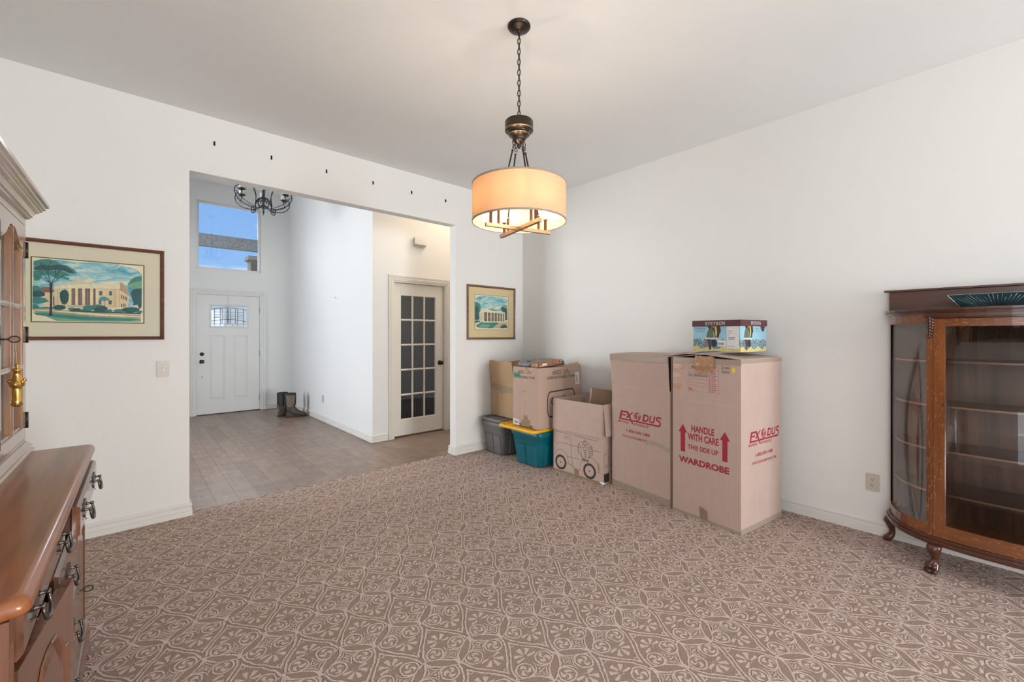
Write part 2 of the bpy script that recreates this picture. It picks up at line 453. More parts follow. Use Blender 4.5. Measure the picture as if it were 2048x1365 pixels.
# ------------------------------------------------------------------ room shell
YA = 4.02; YA2 = 4.135; XB = 3.80; XL = -0.64; ZC = 3.05; YF = 8.83; YH = 5.17; XF = 2.29; ZF = 3.95; YR = -5.5; XFL = -1.60; XHR = 4.7
mb = MB(); mb.box((XL - 0.12, YR - 0.12, -0.12), (XB + 0.12, 4.10, 0.0)); struct(mb.build('floor', M_CARPET), 'beige and brown patterned loop carpet of the dining room', 'carpet')
mb = MB(); mb.box((XFL - 0.12, 4.10, -0.12), (XHR + 0.12, YF + 0.14, -0.004)); struct(mb.build('floor', M_TILE), 'wood look plank tile floor of the entry hall', 'floor')
mb = MB(); mb.box((XL - 0.12, YR - 0.12, ZC), (XB + 0.12, YA + 0.01, ZC + 0.1)); struct(mb.build('ceiling', M_CEIL), 'smooth off-white dining room ceiling', 'ceiling')
mb = MB(); mb.box((XFL - 0.12, YA2 - 0.01, ZF), (XHR + 0.12, YF + 0.14, ZF + 0.1)); struct(mb.build('ceiling', M_CEIL), 'high ceiling above the entry hall', 'ceiling')
# back wall with the wide cased opening
OX0, OX1, OZ = 0.347, 2.757, 2.60
mb = MB()
mb.prism([(XFL - 0.12, -0.05), (OX0, -0.05), (OX0, OZ), (OX1, OZ), (OX1, -0.05), (XHR + 0.12, -0.05), (XHR + 0.12, ZF), (XFL - 0.12, ZF)], 0, YA2 - YA, M=frame((0, YA2, 0), (1, 0, 0), (0, 0, 1)))
struct(mb.build('wall_back', M_WALL, bevel=0.006), 'off-white wall with a wide opening to the entry hall', 'wall')
mb = MB(); mb.box((XB, YR - 0.12, -0.05), (XB + 0.12, YA, ZC)); struct(mb.build('wall_right', M_WALL), 'long off-white wall behind the moving boxes', 'wall')
# left wall with patio window behind the camera
def wall_holes(name, label, M, w, h, holes, thick, mat):
    """flat wall in local xy with rectangular holes, cut as a grid of boxes merged in one mesh"""
    xs = sorted(set([0, w] + [a for q in holes for a in (q[0], q[2])])); ys = sorted(set([0, h] + [a for q in holes for a in (q[1], q[3])]))
    b = MB()
    def solid(i, j):
        if i < 0 or j < 0 or i >= len(xs) - 1 or j >= len(ys) - 1: return False
        cx, cy = (xs[i] + xs[i + 1]) / 2, (ys[j] + ys[j + 1]) / 2
        return not any(q[0] < cx < q[2] and q[1] < cy < q[3] for q in holes)
    for i in range(len(xs) - 1):
        for j in range(len(ys) - 1):
            if not solid(i, j): continue
            x0, x1, y0, y1 = xs[i], xs[i + 1], ys[j], ys[j + 1]
            b.add([(x0, y0, 0), (x1, y0, 0), (x1, y1, 0), (x0, y1, 0)], [(0, 1, 2, 3)], 0, False, M)
            b.add([(x0, y0, -thick), (x1, y0, -thick), (x1, y1, -thick), (x0, y1, -thick)], [(3, 2, 1, 0)], 0, False, M)
            for a, c, p, q in ((i - 1, j, (x0, y1), (x0, y0)), (i + 1, j, (x1, y0), (x1, y1)), (i, j - 1, (x0, y0), (x1, y0)), (i, j + 1, (x1, y1), (x0, y1))):
                if not solid(a, c): b.add([(p[0], p[1], 0), (q[0], q[1], 0), (q[0], q[1], -thick), (p[0], p[1], -thick)], [(3, 2, 1, 0)], 0, False, M)
    return struct(b.build(name, mat), label, 'wall')
wall_holes('wall_left', 'off-white wall behind the hutch', frame((XL, YR, 0), (0, 1, 0), (0, 0, 1)), YA - YR, ZC, [(3.5, 0.08, 5.2, 2.15)], 0.12, M_WALL)
wall_holes('wall_rear', 'rear dining room wall with an opening added for the fill light', frame((XB, YR, 0), (-1, 0, 0), (0, 0, 1)), XB - XL, ZC, [(0.5, 0.35, 3.9, 2.55)], 0.12, M_WALL)
# entry hall walls
fx = lambda x: x - XFL
wall_holes('wall_entry_front', 'white entry wall around the front door and high window', frame((XFL, YF, 0), (1, 0, 0), (0, 0, 1)), XF - XFL, ZF,
           [(0.830 - XFL, 0, 1.812 - XFL, 2.072), (0.854 - XFL, 2.481, 1.804 - XFL, 3.63)], 0.14, M_WALLF)
wall_holes('wall_entry_left', 'white entry wall with side window', frame((XFL, YA2, 0), (0, 1, 0), (0, 0, 1)), YF - YA2, ZF, [(0.9, 0.25, 3.4, 3.3)], 0.12, M_WALLF)
mb = MB(); mb.box((XF, YH + 0.115, -0.05), (XF + 0.12, YF + 0.14, ZF)); struct(mb.build('wall_entry_right', M_WALLF), 'bright white wall on the right of the entry hall', 'wall')
wall_holes('wall_hall', 'warm white wall around the glazed interior door', frame((XF, YH, 0), (1, 0, 0), (0, 0, 1)), XHR - XF, ZF, [(2.565 - XF, 0, 3.385 - XF, 2.075)], 0.115, M_WALLF)
mb = MB(); mb.box((XHR, YA2, -0.05), (XHR + 0.12, YH + 0.115, ZF)); struct(mb.build('wall_hall_end', M_WALLF), 'end wall of the hall', 'wall')
# dim study behind the glazed door
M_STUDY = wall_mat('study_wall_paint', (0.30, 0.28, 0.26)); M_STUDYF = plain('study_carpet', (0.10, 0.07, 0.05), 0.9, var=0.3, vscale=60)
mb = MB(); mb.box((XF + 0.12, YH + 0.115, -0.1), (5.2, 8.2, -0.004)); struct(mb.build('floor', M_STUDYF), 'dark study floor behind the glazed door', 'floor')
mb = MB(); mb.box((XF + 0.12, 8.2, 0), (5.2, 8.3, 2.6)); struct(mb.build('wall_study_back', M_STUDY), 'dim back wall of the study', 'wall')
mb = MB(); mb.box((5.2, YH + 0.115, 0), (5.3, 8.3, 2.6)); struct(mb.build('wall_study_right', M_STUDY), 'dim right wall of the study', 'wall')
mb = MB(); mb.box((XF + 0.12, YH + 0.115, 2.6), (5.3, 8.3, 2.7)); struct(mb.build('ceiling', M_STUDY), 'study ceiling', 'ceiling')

# baseboards: stepped profile, height .09
def base_prof(s=1.0): return [(0, 0), (0.017, 0), (0.017, 0.034), (0.011, 0.037), (0.011, 0.039), (0.014, 0.042), (0.013, 0.065), (0.006, 0.070), (0.006, 0.073), (0.016, 0.077), (0.016, 0.081), (0.006, 0.091), (0, 0.093)]
def baseboard(name, label, pts, side=1):
    """pts: plan polyline along the wall; room is on the left of the walking direction * side"""
    P = [Vector(p) for p in pts]; pr = base_prof(); rings = []
    for i in range(len(P)):
        def nrm(a, b): d = (b - a).normalized(); return Vector((-d.y, d.x)) * side
        if i == 0: n = nrm(P[0], P[1])
        elif i == len(P) - 1: n = nrm(P[-2], P[-1])
        else:
            n1, n2 = nrm(P[i - 1], P[i]), nrm(P[i], P[i + 1]); n = (n1 + n2); n = n / n.dot(n1)
        rings.append([(P[i].x + n.x * a, P[i].y + n.y * a, z) for a, z in pr])
    b = MB(); b.loft(rings, smooth=False); return struct(b.build(name, M_TRIM), label, 'baseboard')
baseboard('baseboard_back_left', 'white baseboard below the large framed print', [(XL, YA), (OX0, YA), (OX0, YA2), (XFL, YA2)], -1)
baseboard('baseboard_back_right', 'white baseboard wrapping the stub wall beside the grey tote', [(4.6, YA2), (OX1, YA2), (OX1, YA), (XB, YA)], -1)
baseboard('baseboard_right', 'white baseboard behind the boxes and cabinet', [(XB, YA), (XB, YR)], -1)
baseboard('baseboard_entry_right', 'white baseboard along the bright entry wall', [(1.85, YF), (XF, YF), (XF, YH), (2.49, YH)], -1)
baseboard('baseboard_hall', 'white baseboard right of the glazed door', [(3.46, YH), (XHR, YH)], -1)
baseboard('baseboard_left', 'white baseboard behind the hutch', [(XL, -0.3), (XL, YA)], -1)
# carpet transition
# ------------------------------------------------------------------ casings
CASE = [(0, 0), (0, 0.010), (0.004, 0.013), (0.018, 0.013), (0.022, 0.017), (0.034, 0.017), (0.038, 0.013), (0.050, 0.020), (0.066, 0.022), (0.070, 0.018), (0.070, 0)]
def casing(name, label, M, w, h, mat):
    """three-sided casing around opening 0..w, 0..h (local xy, z out of wall)"""
    b = MB(); rings = []
    for px, py, ax, ay in ((0, 0, -1, 0), (0, h, -1, 1), (w, h, 1, 1), (w, 0, 1, 0)):
        rings.append([(px + ax * a, py + ay * a, z) for a, z in CASE])
    b.loft(rings, smooth=False, M=M); return struct(b.build(name, mat), label, 'door trim')
casing('trim_1', 'white casing around the front door', frame((0.835, YF, 0), (1, 0, 0), (0, 0, 1)), 1.807 - 0.835, 2.067, M_DOOR)
casing('trim_2', 'cream casing around the glazed interior door', frame((2.57, YH, 0), (1, 0, 0), (0, 0, 1)), 3.38 - 2.57, 2.07, M_CREAM)
# jamb linings
mb = MB()
for x0, x1 in ((0.831, 0.852), (1.789, 1.811)): mb.box((x0, YF - 0.001, 0), (x1, YF + 0.13, 2.07))
mb.box((0.852, YF - 0.001, 2.048), (1.789, YF + 0.13, 2.07))
struct(mb.build('trim_3', M_DOOR), 'front door jamb', 'door trim')
mb = MB(); mb.box((0.852, YF + 0.002, -0.004), (1.789, YF + 0.13, 0.010)); struct(mb.build('trim_6', plain('dark_threshold', (0.06, 0.045, 0.035), 0.5)), 'dark threshold under the front door', 'threshold')
mb = MB()
for x0, x1 in ((2.566, 2.588), (3.362, 3.384)): mb.box((x0, YH - 0.001, 0), (x1, YH + 0.114, 2.07))
mb.box((2.588, YH - 0.001, 2.05), (3.362, YH + 0.114, 2.07))
struct(mb.build('trim_4', M_CREAM), 'glazed door jamb', 'door trim')

# ------------------------------------------------------------------ front door
def door_front():
    root = MB(); M = frame((0.855, YF + 0.022, 0.012), (1, 0, 0), (0, 0, 1)); w, h = 0.931, 2.033
    U = lambda x: x - 0.855
    gx0, gx1, gz0, gz1 = U(1.061), U(1.580), 1.495, 1.848
    pl = (U(1.045), U(1.258), 0.235, 1.336); pr = (U(1.387), U(1.595), 0.235, 1.336)
    # slab as a grid with recesses
    xs = sorted({0, w, gx0, gx1, pl[0], pl[1], pr[0], pr[1]}); zs = sorted({0, h, gz0, gz1, 0.235, 1.336})
    th = 0.044
    def inhole(cx, cz):
        if gx0 < cx < gx1 and gz0 < cz < gz1: return 1
        for p in (pl, pr):
            if p[0] < cx < p[1] and p[2] < cz < p[3]: return 2
        return 0
    for i in range(len(xs) - 1):
        for j in range(len(zs) - 1):
            x0, x1, z0, z1 = xs[i], xs[i + 1], zs[j], zs[j + 1]; k = inhole((x0 + x1) / 2, (z0 + z1) / 2)
            if k == 0:
                root.add([(x0, z0, 0), (x1, z0, 0), (x1, z1, 0), (x0, z1, 0)], [(0, 1, 2, 3)], 0, False, M)
            if k != 1:
                root.add([(x0, z0, -th), (x1, z0, -th), (x1, z1, -th), (x0, z1, -th)], [(3, 2, 1, 0)], 0, False, M)
    for a, b2 in (((0, 0), (w, 0)), ((w, 0), (w, h)), ((w, h), (0, h)), ((0, h), (0, 0))):
        root.add([(a[0], a[1], 0), (a[0], a[1], -th), (b2[0], b2[1], -th), (b2[0], b2[1], 0)], [(0, 1, 2, 3)], 0, False, M)
    for p in (pl, pr):
        ww, hh = p[1] - p[0], p[3] - p[2]; Mc = M @ T((p[0] + p[1]) / 2, (p[2] + p[3]) / 2, 0)
        rings = []
        for ins, z in ((0, 0), (0.006, -0.008), (0.018, -0.008), (0.030, -0.001), (0.034, -0.001)):
            rings.append([(sx * (ww / 2 - ins), sy * (hh / 2 - ins), z) for sx, sy in ((-1, -1), (1, -1), (1, 1), (-1, 1))])
        root.loft(rings, smooth=False, cap=False, M=Mc); root.add(rings[-1], [(0, 1, 2, 3)], 0, False, Mc)
    gw, gh = gx1 - gx0, gz1 - gz0; Mg = M @ T((gx0 + gx1) / 2, (gz0 + gz1) / 2, 0)
    rings = [[(sx * (gw / 2 - i), sy * (gh / 2 - i), z) for sx, sy in ((-1, -1), (1, -1), (1, 1), (-1, 1))] for i, z in ((-0.030, 0.001), (-0.026, 0.007), (-0.008, 0.009), (0.0, 0.002), (0.0, -th))]
    root.loft(rings, smooth=False, cap=False, M=Mg)
    d = root.build('door_1', M_DOOR); struct(d, 'white panelled front door with small leaded glass light', 'door')
    # leaded glass
    g = MB(); g.box((-gw / 2, -gh / 2, -0.020), (gw / 2, gh / 2, -0.016), M=Mg)
    g.build('door_glass', glass('frosted_bevel_glass', (0.93, 0.96, 0.96), 0.8, 0.0, 0.55), d)
    L = MB()
    def line(pts, wd=0.0085): L.ribbon([(p[0] * gw - gw / 2, p[1] * gh - gh / 2) for p in pts], wd, 0, Mg, -0.0155)
    # note: local x runs right-to-left seen from inside is handled by frame u=-X, seen from the room x grows leftwards
    arcp = lambda y, k: [(i / 14, y + k * (1 - (2 * i / 14 - 1) ** 2)) for i in range(15)]
    line(arcp(0.83, 0.08)); line(arcp(0.24, 0.10)); line([(0, 0.12), (1, 0.12)], 0.006)
    for x in (0.09, 0.25, 0.30, 0.45, 0.49, 0.54, 0.68, 0.74, 0.91): line([(x, 0.12), (x, 0.87)])
    for x in (0.09, 0.25, 0.40, 0.60, 0.74, 0.91): line([(x, 0.0), (x, 0.12)], 0.006)
    for x0, x1 in ((0.09, 0.25), (0.30, 0.45), (0.54, 0.68), (0.74, 0.91)):
        for y in (0.70, 0.57, 0.50, 0.42): line([(x0, y), (x1, y)], 0.006)
    L.build('leading', plain('lead_came', (0.05, 0.06, 0.06), 0.5), d)
    # knob, deadbolt, screw hole
    def at(x, z): return frame((x, YF + 0.022, z), (1, 0, 0), (0, 0, 1))
    k = MB(); k.prism(rrect(0.066, 0.062, 0.02), 0, 0.006, M=at(0.930, 0.905)); k.lathe([(0.012, 0.006), (0.012, 0.03), (0.022, 0.036), (0.029, 0.048), (0.028, 0.060), (0.016, 0.068)], 20, M=at(0.930, 0.905))
    k.build('door_knob', M_BLACKMET, d)
    k = MB(); k.lathe([(0.030, 0), (0.030, 0.008), (0.026, 0.014), (0.010, 0.016)], 20, M=at(0.930, 1.032)); k.box((-0.004, -0.012, 0.014), (0.004, 0.012, 0.028), M=at(0.930, 1.032))
    k.build('deadbolt', M_BLACKMET, d)
    k = MB(); k.lathe([(0.009, 0.0005), (0.009, 0.0015)], 12, M=at(0.935, 0.645)); k.build('peg_hole', M_DARKHOLE, d)
    for z in (0.24, 1.03, 1.80):
        k = MB(); k.lathe([(0.007, -0.05), (0.007, 0.05)], 10, M=T(1.787, YF + 0.012, z)); k.build('hinge', plain('hinge_steel', (0.35, 0.34, 0.33), 0.35, 0.8), d)
    # wreath hanger over the top of the door with dark hook outside
    t = thing('wreath_hanger', 'flat metal wreath hanger over the top of the front door', 'hanger', (1.30, YF + 0.018, 1.84))
    k = MB(); k.box((-0.011, -0.0015, 0.02), (0.011, 0.001, 0.205)); k.box((-0.045, -0.006, 0.03), (0.045, 0.0, 0.055)); k.build('strap', plain('grey_enamel', (0.60, 0.60, 0.60), 0.4), t)
    k = MB(); k.box((-0.018, 0.050, -0.24), (0.018, 0.056, 0.20)); k.box((-0.03, 0.050, -0.25), (0.03, 0.07, -0.225)); k.build('outer_hook', M_BLACKMET, t)
door_front()

# ------------------------------------------------------------------ glazed interior door (15 lights)
def door_glazed():
    x0, x1 = 2.592, 3.358; w = x1 - x0; h = 2.028; yb = YH + 0.045; M = frame((x0, yb, 0.018), (1, 0, 0), (0, 0, 1))
    gx0, gx1, gz0, gz1 = 0.105, w - 0.115, 0.205, 1.875
    b = MB()
    b.box((0, 0, -0.035), (gx0, h, 0), M=M); b.box((gx1, 0, -0.035), (w, h, 0), M=M)
    b.box((gx0, 0, -0.035), (gx1, gz0, 0), M=M); b.box((gx0, gz1, -0.035), (gx1, h, 0), M=M)
    d = b.build('door_2', M_CREAM, bevel=0.002); struct(d, 'cream interior door with fifteen glass panes', 'door')
    m = MB(); nx, nz = 3, 5; mw = 0.024
    cw = (gx1 - gx0) / nx; ch = (gz1 - gz0) / nz
    P = [(-mw / 2, -0.024), (mw / 2, -0.024), (mw / 2, -0.010), (mw / 4, -0.003), (-mw / 4, -0.003), (-mw / 2, -0.010)]
    for i in range(1, nx): m.loft([[(gx0 + i * cw + a, z, c) for a, c in P] for z in (gz0, gz1)], M=M, smooth=False)
    for j in range(1, nz): m.loft([[(x, gz0 + j * ch + a, c + 0.0005) for a, c in P] for x in (gx0, gx1)], M=M, smooth=False)
    for (a0, c0, a1, c1) in ((gx0, gz0, gx1, gz1),):
        rings = [[(a0 + i if s < 0 else a1 - i, c0 + i if q < 0 else c1 - i, z) for s, q in ((-1, -1), (1, -1), (1, 1), (-1, 1))] for i, z in ((0, 0.001), (0.004, 0.003), (0.012, -0.010), (0.012, -0.024))]
        m.loft(rings, smooth=False, cap=False, M=M)
    m.build('muntin_grid', M_CREAM, d)
    g = MB(); g.box((gx0, gz0, -0.018), (gx1, gz1, -0.014), M=M); g.build('door_glass', M_PANE, d)
    k = MB(); Mk = M @ T(w - 0.055, 0.945, 0)
    k.lathe([(0.033, 0), (0.033, 0.005), (0.026, 0.009), (0.012, 0.012), (0.012, 0.034), (0.024, 0.040), (0.028, 0.052), (0.024, 0.063), (0.010, 0.067)], 22, M=Mk)
    k.build('door_knob', M_BLACKMET, d)
door_glazed()

# ------------------------------------------------------------------ windows
def window(name, label, M, w, h, mat=M_DOOR, depth=0.06, bars=0):
    b = MB(); fr = 0.035
    b.box((0, 0, -depth - 0.03), (fr, h, -depth), M=M); b.box((w - fr, 0, -depth - 0.03), (w, h, -depth), M=M)
    b.box((fr, 0, -depth - 0.03), (w - fr, fr, -depth), M=M); b.box((fr, h - fr, -depth - 0.03), (w - fr, h, -depth), M=M)
    for i in range(bars): x = w * (i + 1) / (bars + 1); b.box((x - 0.025, fr, -depth - 0.03), (x + 0.025, h - fr, -depth), M=M)
    o = b.build(name, mat, bevel=0.003); struct(o, label, 'window')
    g = MB(); g.box((fr, fr, -depth - 0.018), (w - fr, h - fr, -depth - 0.014), M=M); g.build('window_pane', M_PANE, o); return o
window('window_1', 'high square window above the front door', frame((0.854, YF, 2.481), (1, 0, 0), (0, 0, 1)), 0.95, 1.149)
window('window_2', 'side window of the entry hall', frame((XFL, YA2 + 0.9, 0.25), (0, 1, 0), (0, 0, 1)), 2.5, 3.05, bars=1)
window('window_3', 'patio window behind the camera', frame((XL, YR + 3.5, 0.08), (0, 1, 0), (0, 0, 1)), 1.7, 2.07, bars=1)
window('added_rear_window', 'unseen rear window added for the fill light', frame((XB - 0.5, YR, 0.35), (-1, 0, 0), (0, 0, 1)), 3.4, 2.2, bars=2)  # unseen window, added with its wall opening to carry the rear fill
mb = MB(); mb.box((0.845, YF - 0.008, 2.468), (1.813, YF + 0.1, 2.482)); struct(mb.build('trim_5', M_WALLF), 'sill of the high window', 'window sill')

# outside
M_BEAM = plain('weathered_grey_wood', (0.17, 0.165, 0.16), 0.9, var=0.35, vscale=18, bmp=0.3, bscale=40)
M_BRICK = plain('brown_timber', (0.085, 0.06, 0.05), 0.8, var=0.35, vscale=10)
mb = MB(); mb.box((-1.5, 10.6, 3.168), (6.0, 10.75, 3.418)); tag(mb.build('porch_beam', M_BEAM, bevel=0.01), 'grey weathered porch beam crossing behind the high window', 'beam')
t_ = thing('porch_column', 'dark brown column with cap at the lower right of the high window', 'column', (2.22, 10.75, 0))
mb = MB(); mb.box((-0.24, -0.1, 0), (0.24, 0.25, 2.98)); mb.build('shaft', M_BRICK, t_, bevel=0.01)
mb = MB(); mb.box((-0.29, -0.14, 2.98), (0.29, 0.29, 3.07)); mb.build('cap', M_BEAM, t_, bevel=0.01)
mb = MB(); mb.box((-25, 9.1, -0.3), (30, 60, -0.15)); struct(mb.build('ground', plain('lawn', (0.16, 0.19, 0.06), 0.9, var=0.4, vscale=3)), 'sunlit lawn outside the front door', 'ground')
mb = MB(); mb.box((XFL, YF + 0.14, -0.14), (4.0, 10.9, -0.05)); struct(mb.build('ground', plain('porch_concrete', (0.5, 0.48, 0.45), 0.8, var=0.1, vscale=5)), 'concrete porch floor', 'porch')

# ------------------------------------------------------------------ small wall things
def hooks():
    root = None
    poss = [(0.502, 'left end of the row'), (0.898, 'second from the left'), (1.345, 'third from the left'), (1.786, 'third from the right'), (2.204, 'second from the right'), (2.622, 'right end of the row')]
    for i, (x, w) in enumerate(poss):
        lab = 'small dark wall hook above the opening, ' + w
        if root is None:
            root = thing('wall_hook', lab, 'hook', (x, YA, 2.847), group='small hooks above the wide opening')
            b = MB(); b.box((-0.006, -0.002, -0.016), (0.006, 0.0, 0.018)); b.build('hook_plate', M_BLACKMET, root)
            b = MB(); b.tube([(0, -0.002, 0.010), (0, -0.012, 0.008), (0, -0.016, -0.004), (0, -0.012, -0.014), (0, -0.006, -0.012)], 0.003, 6); b.build('hook_arm', M_BLACKMET, root)
        else: dup(root, (x, YA, 2.847), label=lab)
hooks()
def switch():
    t = thing('light_switch', 'almond single toggle light switch plate left of the opening', 'switch', (0.192, YA, 1.112))
    M = frame((0, 0, 0), (1, 0, 0), (0, 0, 1))
    b = MB(); b.prism(rrect(0.073, 0.115, 0.006), 0, 0.006, M=M); b.build('plate', M_IVORY, t, bevel=0.001)
    b = MB(); b.box((-0.006, -0.012, 0.006), (0.006, 0.012, 0.008), M=M); b.box((-0.004, -0.002, 0.006), (0.004, 0.008, 0.018), M=M @ RX(-0.3)); b.build('toggle', M_WHITEPL, t)
    b = MB()
    for z in (-0.03, 0.03): b.lathe([(0.003, 0.006), (0.003, 0.0072)], 8, M=M @ T(0, z, 0))
    b.split('screw', plain('screw_metal', (0.5, 0.47, 0.4), 0.4, 0.7), t)
switch()
def outlet(label, loc, M, group=None):
    t = thing('wall_outlet', label, 'outlet', loc)
    b = MB(); b.prism(rrect(0.073, 0.118, 0.006), 0, 0.006, M=M); b.build('plate', M_IVORY, t, bevel=0.001)
    for z in (0.020, -0.020):
        b = MB(); pts = [(x, y) for x, y in arc(0, 0, 0.0165, 0.0145, 0, 345, 23)]
        b.prism(pts, 0.006, 0.0078, 0, M @ T(0, z, 0))
        for x in (-0.0065, 0.0065): b.box((x - 0.0013, -0.001, 0.0078), (x + 0.0013, 0.008, 0.0082), 1, M @ T(0, z, 0))
        b.lathe([(0.0028, 0.0078), (0.0028, 0.0082)], 8, 1, M @ T(0, z - 0.007, 0))
        b.build('receptacle', [M_IVORY, M_DARKHOLE], t)
outlet('almond duplex outlet on the right wall between boxes and cabinet', (XB, 0.527, 0.348), frame((0, 0, 0), (0, -1, 0), (0, 0, 1)))
outlet('small outlet low on the bright entry wall', (XF, 7.0, 0.351), frame((0, 0, 0), (0, -1, 0), (0, 0, 1)))
t_ = thing('door_chime', 'white plastic door chime box high above the glazed door', 'chime', (2.95, YH, 2.61))
mb = MB(); M_ = frame((0, 0, 0), (1, 0, 0), (0, 0, 1)); mb.box((-0.085, -0.055, 0), (0.085, 0.055, 0.035), M=M_); mb.build('chime_base', M_IVORY, t_, bevel=0.004)
mb = MB(); mb.box((-0.095, -0.035, 0.035), (0.095, 0.065, 0.055), M=M_); mb.build('chime_cover', M_WHITEPL, t_, bevel=0.006)
mb = MB(); mb.tube([(0, 0, 0), (-0.02, 0, 0.004)], 0.004, 6); mb.tube([(-0.02, 0, 0.004), (-0.03, 0, 0.014)], 0.004, 6)
tag(mb.build('wall_nail', plain('nail_steel', (0.3, 0.3, 0.3), 0.4, 0.6), loc=(XF, 6.417, 1.898)), 'small nail in the middle of the bright entry wall', 'nail')
# hall ceiling lamp (out of view, lights the hall)
t_ = thing('ceiling_lamp', 'round hall ceiling lamp', 'lamp', (3.75, 4.62, 3.95))
mb = MB(); mb.lathe([(0.14, 0), (0.14, -0.03), (0.12, -0.035)], 24); mb.build('lamp_base', M_BRONZE, t_)
mb = MB(); mb.lathe([(0.13, -0.035), (0.12, -0.07), (0.08, -0.10), (0.02, -0.115)], 24); mb.build('lamp_globe', emis('globe_glow', (1, 0.82, 0.6), 3), t_)
pl_ = bpy.data.lights.new('hall_lamp_light', 'POINT'); pl_.energy = 26; pl_.color = WARM; pl_.shadow_soft_size = 0.12
po = bpy.data.objects.new('hall_lamp_light', pl_); COL.objects.link(po); po.location = (3.75, 4.62, 3.72); pl_.energy = 20
ps_ = bpy.data.lights.new('study_fill_light', 'POINT'); ps_.energy = 9; ps_.color = (1.0, 0.93, 0.85); ps_.shadow_soft_size = 0.15  # added fill without a fixture, brightens the view through the glazed door
so = bpy.data.objects.new('study_fill_light', ps_); COL.objects.link(so); so.location = (3.2, 6.7, 2.45)
